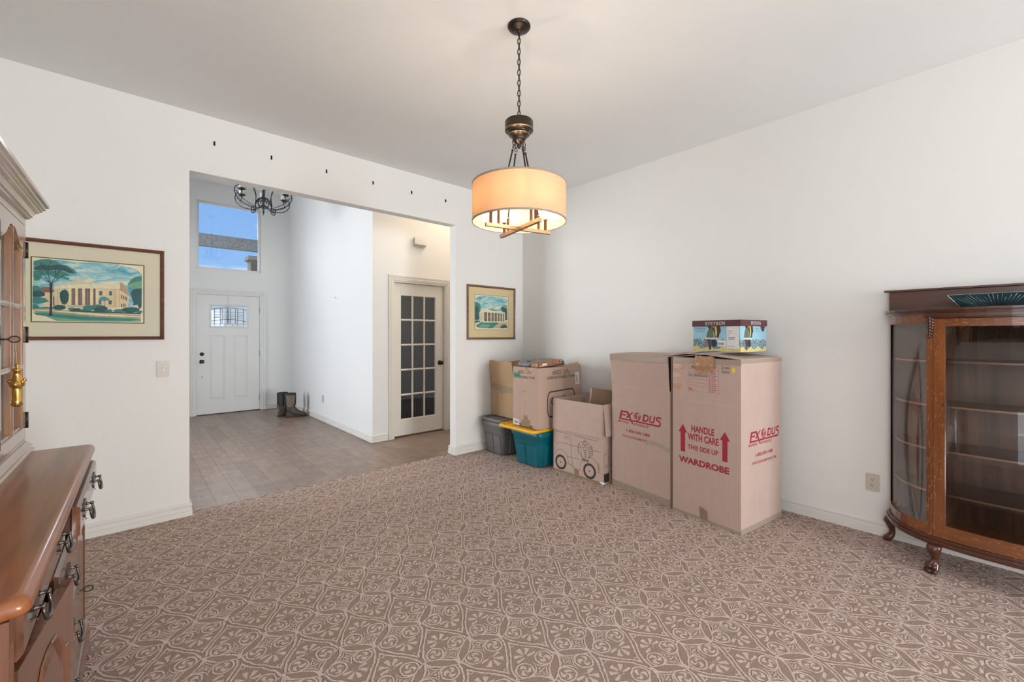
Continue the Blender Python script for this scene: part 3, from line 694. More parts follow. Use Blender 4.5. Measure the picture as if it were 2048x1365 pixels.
# ------------------------------------------------------------------ drum pendant
def pendant():
    t = thing('pendant_lamp', 'drum shade pendant lamp on a chain with crossed metal bars below', 'lamp', (1.592, 1.713, ZC))
    b = MB(); b.lathe([(0.062, 0), (0.063, -0.006), (0.058, -0.014), (0.035, -0.024), (0.012, -0.028), (0.010, -0.040), (0.004, -0.044)], 32); b.build('canopy', M_BRONZE, t)
    # chain
    b = MB(); z = -0.040; k = 0; zend = -0.512
    while z > zend:
        L, Wd = 0.036, 0.0085
        pts = [(Wd * sin(a), 0, z - L / 2 + 0.003 + (L / 2) * cos(a)) for a in [2 * pi * i / 14 for i in range(14)]]
        M = RZ(pi / 2 * (k % 2) + 0.5); b.tube(pts, 0.0024, 6, 0, M, closed=True); z -= 0.0285; k += 1
    b.tube([(0, 0, -0.03), (0.003, 0.002, -0.25), (0, 0, -0.53)], 0.0018, 5)
    b.build('chain', M_BRONZE, t)
    z0 = -0.523
    b = MB()
    b.lathe([(0.010, z0 + 0.02), (0.074, z0), (0.077, z0 - 0.004), (0.077, z0 - 0.048)], 40, 0, cap=False)
    b.lathe([(0.077, z0 - 0.048), (0.0785, z0 - 0.0505), (0.077, z0 - 0.053)], 40, 1, cap=False)
    b.lathe([(0.077, z0 - 0.053), (0.055, z0 - 0.056), (0.056, z0 - 0.072)], 40, 0, cap=False)
    b.lathe([(0.056, z0 - 0.072), (0.0575, z0 - 0.0745), (0.056, z0 - 0.077)], 40, 1, cap=False)
    b.lathe([(0.056, z0 - 0.077), (0.042, z0 - 0.080), (0.038, z0 - 0.098), (0.026, z0 - 0.116), (0.010, z0 - 0.124), (0.007, z0 - 0.130), (0.0105, z0 - 0.138), (0.006, z0 - 0.147), (0.001, z0 - 0.149)], 40, 0, cap=False)
    b.build('hub', [M_BRONZE, M_GOLDEDGE], t)
    # shade
    zs0, zs1, R = 1.973 - ZC, 2.180 - ZC, 0.2555
    m, tt, bb = new_mat('linen_shade'); v = ocoord(tt, (300, 300, 300)); f = noise(tt, v, 1, 2)
    df = tt.nodes.new('ShaderNodeBsdfDiffuse'); tl = tt.nodes.new('ShaderNodeBsdfTranslucent'); ms = tt.nodes.new('ShaderNodeMixShader'); ms.inputs[0].default_value = 0.42
    cc = ramp(tt, f, [(0.3, (0.66, 0.47, 0.36)), (0.7, (0.80, 0.60, 0.47))])
    tt.links.new(cc, df.inputs[0]); tl.inputs[0].default_value = (0.70, 0.40, 0.16, 1)
    tt.links.new(df.outputs[0], ms.inputs[1]); tt.links.new(tl.outputs[0], ms.inputs[2]); tt.links.new(ms.outputs[0], tt.nodes['Material Output'].inputs[0])
    m2, tt, bb = new_mat('shade_lining'); df = tt.nodes.new('ShaderNodeBsdfDiffuse'); tl = tt.nodes.new('ShaderNodeBsdfTranslucent'); ms = tt.nodes.new('ShaderNodeMixShader'); ms.inputs[0].default_value = 0.4
    df.inputs[0].default_value = (0.50, 0.42, 0.30, 1); tl.inputs[0].default_value = (0.95, 0.88, 0.76, 1)
    tt.links.new(df.outputs[0], ms.inputs[1]); tt.links.new(tl.outputs[0], ms.inputs[2]); tt.links.new(ms.outputs[0], tt.nodes['Material Output'].inputs[0])
    b = MB(); b.lathe([(R, zs0), (R, zs1)], 72, 0, cap=False); b.lathe([(R - 0.002, zs1), (R - 0.002, zs0)], 72, 1, cap=False)
    sh = b.build('lamp_shade', [m, m2], t)
    M_BRIM = plain('shade_trim_tape', (0.36, 0.27, 0.22), 0.8)
    b = MB()
    for z in (zs0, zs1 - 0.009): b.lathe([(R - 0.003, z), (R + 0.0012, z), (R + 0.0012, z + 0.009), (R - 0.003, z + 0.009), (R - 0.003, z)], 72, 0, cap=False)
    b.build('shade_trim', M_BRIM, sh)
    # spider wires to the shade
    b = MB()
    a1 = -0.2256
    dirs = [a1, a1 + pi / 2, a1 + pi, a1 + 3 * pi / 2]
    zb = 1.93 - ZC
    for a in dirs:
        u = Vector((cos(a), sin(a), 0))
        b.tube([u * 0.19 + Vector((0, 0, zb + 0.085)), u * 0.205 + Vector((0, 0, zb + 0.085)), u * (R - 0.003) + Vector((0, 0, zs0 + 0.03)) + u.cross(Vector((0, 0, 1))) * 0.05], 0.0012, 5)
        b.tube([u * 0.19 + Vector((0, 0, zb + 0.085)), u * 0.205 + Vector((0, 0, zb + 0.085)), u * (R - 0.003) + Vector((0, 0, zs0 + 0.03)) - u.cross(Vector((0, 0, 1))) * 0.05], 0.0012, 5)
    b.split('shade_wire', M_BRONZE, t)
    # crossed bars
    for i, (a, L) in enumerate(((a1, 0.405), (a1 + pi / 2, 0.425))):
        b = MB(); b.box((-L / 2, -0.010, zb + (0.0 if i else 0.001)), (L / 2, 0.010, zb + 0.020 + (0.0 if i else -0.001)), M=RZ(a)); b.build('cross_bar', M_BRUSHED, t, bevel=0.001)
    bulbm = emis('bulb_glow', (1.0, 0.80, 0.52), 26)
    for i, a in enumerate(dirs):
        Lr = 0.172
        M = RZ(a) @ T(Lr, 0, zb)
        b = MB(); b.lathe([(0.0085, 0.019), (0.0085, 0.078), (0.013, 0.078), (0.013, 0.082), (0.0085, 0.083), (0.0085, 0.092), (0.004, 0.093)], 16, M=M); s = b.build('candle_sleeve', M_BRUSHED, t)
        b = MB(); b.lathe([(0.006, 0.090), (0.010, 0.100), (0.0145, 0.118), (0.012, 0.136), (0.006, 0.150), (0.001, 0.160)], 16, M=M); b.build('bulb', bulbm, s)
        b = MB(); M2 = RZ(a) @ T(Lr - 0.046, 0, zb); b.lathe([(0.0075, 0.019), (0.0075, 0.092), (0.010, 0.093), (0.009, 0.100), (0.003, 0.104)], 14, M=M2); b.build('rod_socket', M_BRUSHED, t)
        b = MB(); p0 = Vector((0.030, 0, z0 - 0.125)); p1 = Vector((Lr - 0.046, 0, zb + 0.100)); d = (p1 - p0)
        b.tube([p0 + d * 0.10, p1], 0.0042, 8, M=RZ(a)); b.tube([p0 + d * 0.10, p0 + d * 0.125], 0.0065, 8, M=RZ(a))
        ring = [p0 + Vector((0.0 + 0.010 * cos(q), 0.0, 0.004 + 0.014 * sin(q))) for q in [2 * pi * j / 12 for j in range(12)]]
        b.tube(ring, 0.0026, 6, M=RZ(a), closed=True)
        ring = [p0 + d * 0.05 + Vector((0, 0.008 * cos(q), 0.010 * sin(q))) for q in [2 * pi * j / 12 for j in range(12)]]
        b.tube(ring, 0.0024, 6, M=RZ(a), closed=True)
        b.build('hanging_rod', M_BRONZE, t)
        l = bpy.data.lights.new('candle_bulb_light', 'POINT'); l.energy = 1.7; l.color = (1.0, 0.84, 0.64); l.shadow_soft_size = 0.012
        lo = bpy.data.objects.new('candle_bulb_light', l); COL.objects.link(lo)
        p = Vector((1.592, 1.713, ZC)) + RZ(a) @ Vector((Lr, 0, zb + 0.172)); lo.location = p
pendant()

# ------------------------------------------------------------------ entry chandelier
def chandelier():
    t = thing('chandelier', 'black scrolled iron chandelier hanging in the entry hall', 'chandelier', (1.357, 6.5, 0))
    iron = plain('black_iron', (0.030, 0.036, 0.046), 0.4, 0.6); wax = plain('cream_candle_glass', (0.80, 0.76, 0.62), 0.5)
    b = MB(); b.lathe([(0.001, 2.985), (0.012, 2.992), (0.010, 3.03), (0.016, 3.045), (0.010, 3.06), (0.022, 3.09), (0.012, 3.11), (0.018, 3.16), (0.030, 3.19), (0.018, 3.22), (0.012, 3.5), (0.02, 3.52), (0.008, 3.56)], 16)
    b.build('stem', iron, t)
    b = MB(); z = 3.56; k = 0
    while z < 3.91:
        pts = [(0.010 * sin(a), 0, z + 0.02 * cos(a) + 0.015) for a in [2 * pi * i / 12 for i in range(12)]]
        b.tube(pts, 0.003, 6, 0, RZ(pi / 2 * (k % 2)), closed=True); z += 0.033; k += 1
    b.build('chain', iron, t)
    b = MB(); b.lathe([(0.02, 3.90), (0.06, 3.925), (0.065, 3.95)], 24); b.build('canopy', iron, t)
    for i in range(6):
        M = RZ(2 * pi * i / 6 + 0.35)
        def spir(cx, cz, r0, r1, a0, a1, n=18): return [(cx + (r0 + (r1 - r0) * j / n) * cos(radians(a0 + (a1 - a0) * j / n)), 0, cz + (r0 + (r1 - r0) * j / n) * sin(radians(a0 + (a1 - a0) * j / n))) for j in range(n + 1)]
        b = MB()
        # long outer arm sweeping down and up to the cup scroll
        arm = [(0.015, 0, 3.10), (0.06, 0, 3.06), (0.12, 0, 3.045), (0.20, 0, 3.05), (0.28, 0, 3.075), (0.345, 0, 3.125), (0.375, 0, 3.19), (0.36, 0, 3.25), (0.32, 0, 3.275), (0.295, 0, 3.25), (0.305, 0, 3.22), (0.325, 0, 3.225)]
        def smooth(p, n=4):
            out = []; P = [Vector(q) for q in p]
            for j in range(len(P) - 1):
                p0, p1, p2, p3 = P[max(j - 1, 0)], P[j], P[j + 1], P[min(j + 2, len(P) - 1)]
                for q in range(n):
                    s = q / n; out.append(0.5 * ((2 * p1) + (-p0 + p2) * s + (2 * p0 - 5 * p1 + 4 * p2 - p3) * s * s + (-p0 + 3 * p1 - 3 * p2 + p3) * s ** 3))
            out.append(P[-1]); return out
        b.tube(smooth(arm), 0.0055, 7, M=M)
        b.tube(smooth([(0.10, 0, 3.05), (0.20, 0, 3.085), (0.29, 0, 3.13), (0.345, 0, 3.19), (0.375, 0, 3.19)]), 0.004, 6, M=M)
        b.tube(smooth([(0.02, 0, 3.20), (0.07, 0, 3.17), (0.11, 0, 3.10), (0.10, 0, 3.045), (0.12, 0, 3.005), (0.155, 0, 3.005), (0.16, 0, 3.035), (0.135, 0, 3.042), (0.132, 0, 3.022)]), 0.006, 7, M=M)
        b.tube(smooth([(0.02, 0, 3.06), (0.055, 0, 3.08), (0.075, 0, 3.125), (0.055, 0, 3.155), (0.035, 0, 3.14), (0.04, 0, 3.118)]), 0.0045, 6, M=M)
        b.tube(smooth([(0.11, 0, 3.09), (0.10, 0, 3.22), (0.13, 0, 3.33), (0.09, 0, 3.42), (0.03, 0, 3.46)]), 0.0045, 6, M=M)
        b.lathe([(0.004, 3.202), (0.010, 3.220), (0.048, 3.238), (0.046, 3.242), (0.006, 3.232)], 18, M=M @ T(0.285, 0, 0.0)); b.tube([(0.31, 0, 3.14), (0.295, 0, 3.17), (0.285, 0, 3.23)], 0.004, 6, M=M)
        a = b.build('scroll_arm', iron, t)
        b = MB(); b.lathe([(0.033, 3.241), (0.034, 3.34), (0.028, 3.34), (0.027, 3.26)], 16, M=M @ T(0.285, 0, 0.0)); b.build('candle_cup', wax, a)
chandelier()

# ------------------------------------------------------------------ framed prints
def art_mat():
    m, t, b = new_mat('printed_watercolour')
    a = t.nodes.new('ShaderNodeAttribute'); a.attribute_name = 'Col'
    v = ocoord(t); f = noise(t, v, 26, 5, 0.65, 0.4)
    t.links.new(mixc(t, 1.0, a.outputs['Color'], ramp(t, f, [(0.25, (0.80, 0.84, 0.85)), (0.6, (1, 1, 1))]), 'MULTIPLY'), b.inputs['Base Color'])
    b.inputs['Roughness'].default_value = 0.6; return m
M_ART = art_mat()
def sky_art():
    m, t, b = new_mat('printed_sky'); v = ocoord(t, (5, 5, 11)); f = noise(t, v, 1.6, 5, 0.6, 1.3)
    t.links.new(ramp(t, f, [(0.36, srgb(225, 222, 190)), (0.50, srgb(150, 200, 205)), (0.62, srgb(88, 165, 185)), (0.75, srgb(60, 130, 160))]), b.inputs['Base Color'])
    b.inputs['Roughness'].default_value = 0.6; return m
M_ARTSKY = sky_art()
GD = srgb(36, 88, 86); GM = srgb(62, 132, 124); GL = srgb(118, 168, 140); CRE = srgb(232, 222, 186); STO = srgb(226, 204, 160); STD = srgb(190, 160, 120); BRN = srgb(120, 88, 62); INK = srgb(40, 44, 44); WIN = srgb(66, 100, 116)
def framed(name_lab, w, h, loc, frame_w, M_FR, mat_border, art, aw, ah, ax, ay, line_c, bead=True):
    """loc: centre of the picture on the wall, local frame u=+X v=+Z out=-Y; art centre offset ax, ay"""
    t = thing('framed_picture', name_lab, 'picture', loc); M = frame((0, 0, 0), (1, 0, 0), (0, 0, 1))
    b = MB(); iw, ih = w - 2 * frame_w, h - 2 * frame_w; fw = frame_w
    b.rectframe(iw, ih, [(0, 0), (0, 0.010), (fw * 0.15, 0.014), (fw * 0.25, 0.012), (fw * 0.45, 0.020), (fw * 0.75, 0.024), (fw * 0.95, 0.020), (fw, 0.012), (fw, 0)], 0, M)
    b.build('picture_frame', M_FR, t)
    if bead:
        b = MB(); n = int(iw / 0.010)
        for s in (-1, 1):
            for i in range(n): x = -iw / 2 + (i + 0.5) * iw / n; b.box((x - 0.0032, s * (ih / 2 + 0.001) - 0.0015, 0.010), (x + 0.0032, s * (ih / 2 + 0.001) + 0.0015, 0.0128), 0, M)
        n2 = int(ih / 0.010)
        for s in (-1, 1):
            for i in range(n2): y = -ih / 2 + (i + 0.5) * ih / n2; b.box((s * (iw / 2 + 0.001) - 0.0015, y - 0.0032, 0.010), (s * (iw / 2 + 0.001) + 0.0015, y + 0.0032, 0.0128), 0, M)
        b.build('beading', plain('dark_rope_beading', (0.10, 0.07, 0.05), 0.5), t)
    b = MB(); b.box((-iw / 2, -ih / 2, 0.0), (iw / 2, ih / 2, 0.004), M=M); b.build('mat_board', mat_border, t)
    b = MB(); Ma = M @ T(ax, ay, 0); b.rectframe(aw, ah, [(0, 0.0042), (0, 0.0052), (line_c[1], 0.0052), (line_c[1], 0.0042)], 0, Ma); b.build('mat_line', line_c[0], t)
    b = MB(); b.box((-aw / 2, -ah / 2, 0.0041), (aw / 2, ah / 2, 0.0045), 2, Ma); art(b, Ma @ T(-aw / 2, -ah / 2, 0.0046), aw, ah)
    b.build('print', [M_ART, M_ARTSKY, plain('print_paper', CRE, 0.7)], t)
    b = MB(); b.box((-iw / 2, -ih / 2, 0.0085), (iw / 2, ih / 2, 0.0095), M=M); b.build('picture_glass', glass('picture_glazing', (0.99, 0.99, 0.99), 0.2), t)
def mapper(TL, TR, BR, BL, Dl, Dr, aw, ah):
    def f(x, y):
        t = (x - TL[0]) / (TR[0] - TL[0]); u = t * Dl / (t * Dl + (1 - t) * Dr) if abs(t * Dl + (1 - t) * Dr) > 1e-6 else t
        yt = TL[1] + (TR[1] - TL[1]) * t; yb = BL[1] + (BR[1] - BL[1]) * t
        return (min(max(u, 0.004), 0.996) * aw, min(max(1 - (y - yt) / (yb - yt), 0.004), 0.996) * ah)
    return f
def leafy(cx, cy, rx, ry, n=22, j=0.12, seed=1):
    r = random.Random(seed); return [(cx + rx * cos(2 * pi * i / n) * (1 + r.uniform(-j, j)), cy + ry * sin(2 * pi * i / n) * (1 + r.uniform(-j, j))) for i in range(n)]
def art1(b, M, aw, ah):
    f = mapper((92, 270), (1470, 400), (1450, 1095), (76, 1060), 2.675, 3.03, aw, ah); k = [0.0]
    def P(pts, c, mat=0):
        k[0] += 0.00004; b.poly([f(*p) for p in pts], mat, M, k[0], c if mat == 0 else (1, 1, 1))
    def Ln(pts, wd, c): k[0] += 0.00004; b.ribbon([f(*p) for p in pts], wd, 0, M, k[0], c)
    sky = [(112, 330), (400, 305), (640, 345), (900, 350), (1180, 380), (1380, 440), (1452, 500), (1450, 900), (100, 900)]
    P(sky, None, 1)
    P([(92, 1070), (92, 930), (400, 950), (900, 985), (1440, 1040), (1440, 1080), (900, 1075), (400, 1060)][1:], GL)
    P([(95, 950), (300, 965), (800, 1015), (1420, 1050), (1300, 1072), (700, 1050), (350, 1010), (150, 985)], GM)
    P([(92, 905), (450, 925), (1000, 970), (1440, 1005), (1440, 1035), (900, 1010), (400, 955), (92, 930)], STD)
    P([(92, 918), (400, 935), (1440, 1018), (1440, 1028), (900, 1000), (400, 945), (92, 926)], srgb(236, 220, 180))
    # side house
    P([(235, 700), (360, 700), (360, 880), (235, 880)], STO); P([(205, 640), (300, 640), (372, 690), (350, 710), (220, 705)], srgb(150, 100, 90))
    P([(355, 760), (368, 760), (368, 870), (355, 870)], INK)
    # main building
    P([(375, 625), (540, 615), (900, 615), (1180, 620), (1300, 750), (1280, 905), (1170, 905), (910, 915), (540, 870), (370, 890)], STO)
    P([(370, 620), (550, 610), (550, 660), (370, 668)], CRE); P([(905, 615), (1180, 620), (1180, 680), (905, 665)], CRE)
    P([(1180, 600), (1215, 600), (1300, 735), (1300, 760), (1180, 690)], STD)
    P([(500, 612), (690, 548), (860, 595), (912, 640), (900, 680), (850, 655), (550, 655), (545, 615)], CRE)
    P([(580, 605), (690, 565), (810, 600)], STO); Ln([(560, 612), (690, 556), (835, 604), (560, 612)], 0.0016, srgb(150, 110, 80))
    P([(555, 662), (905, 670), (905, 870), (555, 865)], srgb(122, 100, 92))
    for x0, x1 in ((545, 582), (628, 662), (712, 750), (812, 850), (880, 912)): P([(x0, 655), (x1, 655), (x1, 868), (x0, 868)], srgb(238, 218, 176))
    for x in (600, 690, 780): Ln([(x, 680), (x, 860)], 0.004, srgb(150, 126, 116))
    P([(520, 862), (920, 872), (920, 900), (520, 890)], srgb(206, 190, 150))
    for x0, x1, y0, y1 in ((925, 962, 700, 752), (1048, 1082, 702, 755), (920, 950, 815, 860), (1042, 1078, 815, 865), (436, 460, 705, 740)): P([(x0, y0), (x1, y0), (x1, y1), (x0, y1)], WIN)
    for x in (1200, 1222, 1244, 1262): P([(x - 5, 745 + (x - 1200) * 0.5), (x + 5, 750 + (x - 1200) * 0.5), (x + 5, 800 + (x - 1200) * 0.4), (x - 5, 795 + (x - 1200) * 0.4)], INK)
    for x in (1200, 1222, 1244): P([(x - 5, 855), (x + 5, 858), (x + 5, 900), (x - 5, 900)], INK)
    for xs_ in (405, 1110, 1130, 1178): Ln([(xs_, 680), (xs_, 900)], 0.0012, srgb(140, 104, 76))
    Ln([(370, 668), (550, 660)], 0.0012, srgb(140, 104, 76)); Ln([(905, 668), (1180, 684), (1300, 765)], 0.0012, srgb(140, 104, 76)); Ln([(380, 622), (550, 612)], 0.001, srgb(140, 104, 76))
    # right trees
    P([(1452, 522), (1380, 525), (1310, 565), (1275, 620), (1285, 650), (1330, 685), (1452, 680)], GL)
    P([(1452, 522), (1380, 530), (1320, 570), (1285, 625), (1340, 600), (1452, 580)], GM)
    P([(1452, 672), (1350, 682), (1312, 730), (1330, 800), (1350, 850), (1340, 880), (1400, 870), (1420, 930), (1448, 900)], GD)
    # cypress and small blue tree
    P(leafy(495, 765, 55, 95, 26, 0.1, 3), GD); Ln([(497, 850), (497, 890)], 0.002, INK)
    P([(920, 805), (940, 775), (990, 765), (1045, 790), (1045, 812), (985, 822), (930, 815)], srgb(80, 150, 165)); Ln([(993, 820), (993, 885)], 0.0018, INK)
    # left bushes trees
    P([(100, 625), (150, 622), (205, 650), (225, 690), (180, 700), (100, 700)], GM); P([(100, 700), (180, 680), (255, 715), (250, 750), (180, 765), (100, 760)], GD)
    P([(95, 770), (160, 755), (260, 780), (305, 820), (240, 835), (180, 850), (95, 835)], GM); P([(92, 850), (150, 850), (190, 890), (280, 880), (300, 910), (92, 905)], GM)
    for i, (x, y, rx, ry) in enumerate(((430, 895, 80, 32), (330, 900, 40, 15), (580, 915, 45, 18), (650, 922, 55, 16), (800, 905, 80, 34), (760, 930, 60, 16), (945, 920, 85, 42), (1045, 942, 45, 18), (1170, 945, 70, 20), (1310, 935, 115, 34), (1420, 960, 40, 16), (900, 878, 60, 14))):
        P(leafy(x, y, rx, ry, 18, 0.08, i + 5), GM if i % 3 else GD)
        Ln(arc(x, y, rx * 0.8, -ry * 0.8, 20, 160, 8), 0.0014, GD)
    P([(560, 925), (1440, 975), (1440, 990), (900, 965), (560, 945)], GD)
    # big tree
    for q in ([(112, 350), (115, 320), (200, 300), (300, 298), (390, 320), (440, 350), (400, 365), (320, 370), (220, 365), (150, 375), (112, 380)],
              [(112, 390), (200, 360), (320, 375), (430, 362), (520, 378), (610, 430), (655, 480), (560, 465), (500, 440), (400, 430), (280, 440), (180, 430), (112, 430)],
              [(112, 440), (220, 430), (330, 440), (430, 435), (520, 470), (560, 500), (480, 520), (560, 535), (540, 560), (450, 530), (400, 545), (330, 500), (230, 490), (180, 560), (120, 560), (112, 500)]):
        P(q, GM); P([(p[0] * 0.9 + 30, p[1] * 0.98 + 12) for p in q], GD) if q[0][1] == 390 else None
    for bpts in ([(322, 600), (250, 500), (180, 440)], [(322, 590), (290, 480), (300, 380), (330, 320)], [(330, 600), (380, 520), (430, 450), (520, 420)], [(330, 610), (420, 540), (500, 490)], [(320, 590), (230, 540), (140, 510)], [(300, 480), (240, 400), (200, 340)], [(390, 510), (380, 420), (420, 370)]):
        Ln(bpts, 0.0028, INK)
    P([(312, 590), (345, 590), (342, 800), (340, 985), (355, 995), (295, 993), (312, 980), (318, 800)], INK)
def art2(b, M, aw, ah):
    f = mapper((225, 318), (922, 358), (920, 1045), (222, 1048), 4.996, 5.345, aw, ah); k = [0.0]
    def P(pts, c, mat=0):
        k[0] += 0.00004; b.poly([f(*p) for p in pts], mat, M, k[0], c if mat == 0 else (1, 1, 1))
    def Ln(pts, wd, c): k[0] += 0.00004; b.ribbon([f(*p) for p in pts], wd, 0, M, k[0], c)
    P([(240, 400), (300, 360), (420, 348), (640, 358), (800, 372), (900, 410), (905, 850), (225, 850)], None, 1)
    P([(225, 480), (290, 478), (335, 520), (355, 590), (330, 640), (345, 800), (300, 860), (225, 900)], GM); P([(225, 560), (280, 560), (310, 640), (290, 720), (330, 820), (225, 850)], GD)
    P([(765, 600), (790, 565), (850, 555), (900, 600), (903, 840), (860, 850), (830, 700), (790, 650)], GD); P([(790, 560), (820, 520), (880, 520), (903, 560), (903, 610)], GL)
    P([(225, 850), (400, 880), (903, 870), (903, 900), (700, 905), (400, 905), (225, 950)], srgb(214, 204, 166))
    P([(240, 970), (360, 900), (640, 885), (740, 915), (690, 1000), (560, 1025), (380, 1020), (280, 1005)], GM); P([(300, 960), (420, 930), (560, 950), (500, 1010), (340, 1010)], GL)
    P([(600, 1020), (660, 950), (760, 905), (900, 900), (900, 935), (800, 940), (740, 1020)], srgb(196, 178, 140)); P([(745, 1018), (790, 950), (850, 935), (903, 960), (903, 1010), (800, 1020)], GD)
    P([(225, 870), (340, 868), (330, 890), (225, 912)], GD)
    P([(318, 700), (395, 630), (420, 640), (420, 900), (320, 840)], srgb(214, 206, 178))
    P([(315, 700), (395, 618), (500, 605), (720, 650), (860, 685), (855, 720), (700, 690), (420, 680), (325, 725)], CRE)
    P([(490, 618), (520, 608), (690, 640), (720, 660), (600, 645)], srgb(104, 108, 96))
    P([(420, 685), (850, 718), (850, 880), (420, 880)], srgb(112, 96, 84))
    for i, x in enumerate((455, 520, 540, 590, 655, 675, 725, 765, 820)): P([(x - 6, 760), (x + 6, 760), (x + 6, 800), (x - 6, 800)], srgb(180, 140, 110))
    for x in (410, 490, 563, 628, 695, 750, 803, 848): P([(x - 9, 684), (x + 9, 686), (x + 9, 885), (x - 9, 885)], CRE)
    P([(400, 878), (860, 872), (860, 890), (400, 905)], CRE)
    Ln([(318, 722), (420, 688), (850, 716)], 0.0016, srgb(150, 120, 90))
M_FR1 = wood('walnut_frame_wood', srgb(84, 48, 36), srgb(132, 84, 62), 0, 0.35, 0.3); M_FR2 = wood('brown_frame_wood', srgb(100, 72, 50), srgb(142, 108, 80), 0, 0.4, 0.2)
M_MAT1 = plain('grey_beige_matboard', srgb(218, 209, 184), 0.8, var=0.03, vscale=200); M_MAT2 = plain('tan_matboard', srgb(218, 197, 152), 0.8, var=0.03, vscale=200)
OL = plain('olive_line', srgb(86, 84, 42), 0.7)
# large print: frame x -.55 .. .199, z 1.325 .. 1.968 ; art x -.447 .. .086, z 1.443 .. 1.85
framed('large framed watercolour print of a white columned mansion, left of the opening', 0.750, 0.645, (-0.176, YA, 1.647), 0.024, M_FR1, M_MAT1, art1, 0.530, 0.404, -0.006, 0.0, (OL, 0.006))
framed('small framed watercolour print of a columned pavilion, above the storage totes', 0.752, 0.645, (3.285, YA, 1.625), 0.026, M_FR2, M_MAT2, art2, 0.520, 0.408, 0.0, 0.003, (OL, 0.004), False)

# ------------------------------------------------------------------ boots
def boot(label, loc, rz, M_SH, parent_group=None):
    t = thing('rubber_boot', label, 'boot', loc, rz, 'boots in the entry corner')
    M_R = plain('dark_brown_rubber', (0.060, 0.040, 0.030), 0.5, var=0.3, vscale=25); M_N = plain('black_neoprene', (0.018, 0.020, 0.022), 0.6, var=0.2, vscale=40)
    def ell(cx, cz, a, bb, tilt, n=20):
        out = []
        for j in range(n):
            q = 2 * pi * j / n; x = a * cos(q); y = bb * sin(q); out.append((cx + x * cos(tilt), y, cz + x * sin(tilt)))
        return out
    b = MB(); b.loft([ell(0.0, 0.17, 0.066, 0.050, 0), ell(-0.004, 0.25, 0.074, 0.058, 0), ell(-0.006, 0.33, 0.082, 0.062, 0), ell(-0.006, 0.385, 0.085, 0.064, 0), ell(-0.006, 0.40, 0.085, 0.064, 0), ell(-0.006, 0.40, 0.079, 0.058, 0), ell(-0.004, 0.30, 0.070, 0.052, 0)], cap=False)
    b.build('shaft', M_N, t)
    b = MB()
    b.loft([ell(0.0, 0.185, 0.069, 0.053, 0.25), ell(0.004, 0.14, 0.070, 0.050, 0.45), ell(0.022, 0.105, 0.076, 0.048, 0.75), ell(0.06, 0.080, 0.070, 0.048, 1.1), ell(0.11, 0.062, 0.052, 0.050, 1.4), ell(0.165, 0.052, 0.040, 0.050, 1.57), ell(0.21, 0.045, 0.031, 0.044, 1.57), ell(0.237, 0.038, 0.018, 0.028, 1.57)])
    b.box((-0.066, -0.036, 0.016), (0.06, 0.036, 0.09)); b.build('foot', M_R, t, bevel=0.01)
    b = MB(); sole = [(-0.078, -0.030), (-0.07, -0.040), (0.02, -0.040), (0.10, -0.052), (0.18, -0.052), (0.225, -0.036), (0.243, 0.0), (0.225, 0.036), (0.18, 0.052), (0.10, 0.052), (0.02, 0.040), (-0.07, 0.040), (-0.078, 0.030)]
    b.prism(sole, 0.004, 0.022, smooth=False); b.prism([(x if x < 0.03 else 0.03, y) for x, y in sole if x < 0.12][:], 0, 0.012); b.build('sole', plain('muddy_sole', (0.045, 0.032, 0.024), 0.8, var=0.3), t)
    # tan side panel, wrapped on shaft
    b = MB(); rings = []
    for z, a, bb, x0, x1 in ((0.175, 0.0715, 0.0555, 235, 285), (0.20, 0.0715, 0.0555, 225, 310), (0.26, 0.077, 0.0605, 222, 325), (0.33, 0.084, 0.064, 222, 328), (0.368, 0.086, 0.066, 222, 328)):
        rings.append([(-0.004 + a * cos(radians(x0 + (x1 - x0) * j / 12)), bb * sin(radians(x0 + (x1 - x0) * j / 12)), z) for j in range(13)])
    b.loft(rings, cap=False, closed=False); b.build('side_panel', M_SH, t)
    b = MB(); b.box((-0.090, -0.010, 0.15), (-0.080, 0.010, 0.375)); b.box((0.070, -0.008, 0.20), (0.080, 0.008, 0.375)); b.split('pull_strip', M_R, t)
    return t
M_TAN = plain('tan_neoprene', (0.17, 0.125, 0.085), 0.8, var=0.2, vscale=40)
boot('tall rubber boot with tan side panel, front one of the pair by the entry corner', (2.005, 7.70, -0.004), radians(-18), M_TAN)
boot('tall dark rubber boot, behind its mate with the tan panel', (1.93, 7.88, -0.004), radians(8), plain('charcoal_neoprene', (0.03, 0.033, 0.038), 0.7))
# ------------------------------------------------------------------ cardboard boxes
def cardboard(name, c, line=True):
    m, t, b = new_mat(name); v = ocoord(t)
    f = noise(t, v, 9, 4, 0.55); g = noise(t, ocoord(t, (170, 170, 2.5)), 1.0, 2)
    col = ramp(t, f, [(0.3, [x * 0.93 for x in c]), (0.7, [min(1, x * 1.04) for x in c])])
    col = mixc(t, 0.5, col, ramp(t, g, [(0.35, [x * 0.93 for x in c]), (0.65, [min(1, x * 1.05) for x in c])]))
    t.links.new(col, b.inputs['Base Color']); b.inputs['Roughness'].default_value = 0.72; b.inputs['Specular IOR Level'].default_value = 0.3
    bump(t, b, g, 0.12, 0.002); return m
M_CB = cardboard('kraft_cardboard', (0.51, 0.375, 0.32)); M_CB2 = cardboard('brown_cardboard', (0.43, 0.275, 0.155)); M_CBD = cardboard('shingle_cardboard', (0.48, 0.335, 0.265))
M_TAPE = plain('tan_packing_tape', (0.36, 0.285, 0.22), 0.25, var=0.08, vscale=40); M_TAPEB = plain('brown_shiny_tape', (0.44, 0.23, 0.11), 0.18, var=0.15, vscale=25, coat=0.5)
M_TAPEK = plain('olive_brown_tape', (0.27, 0.195, 0.115), 0.3, var=0.12, vscale=30)
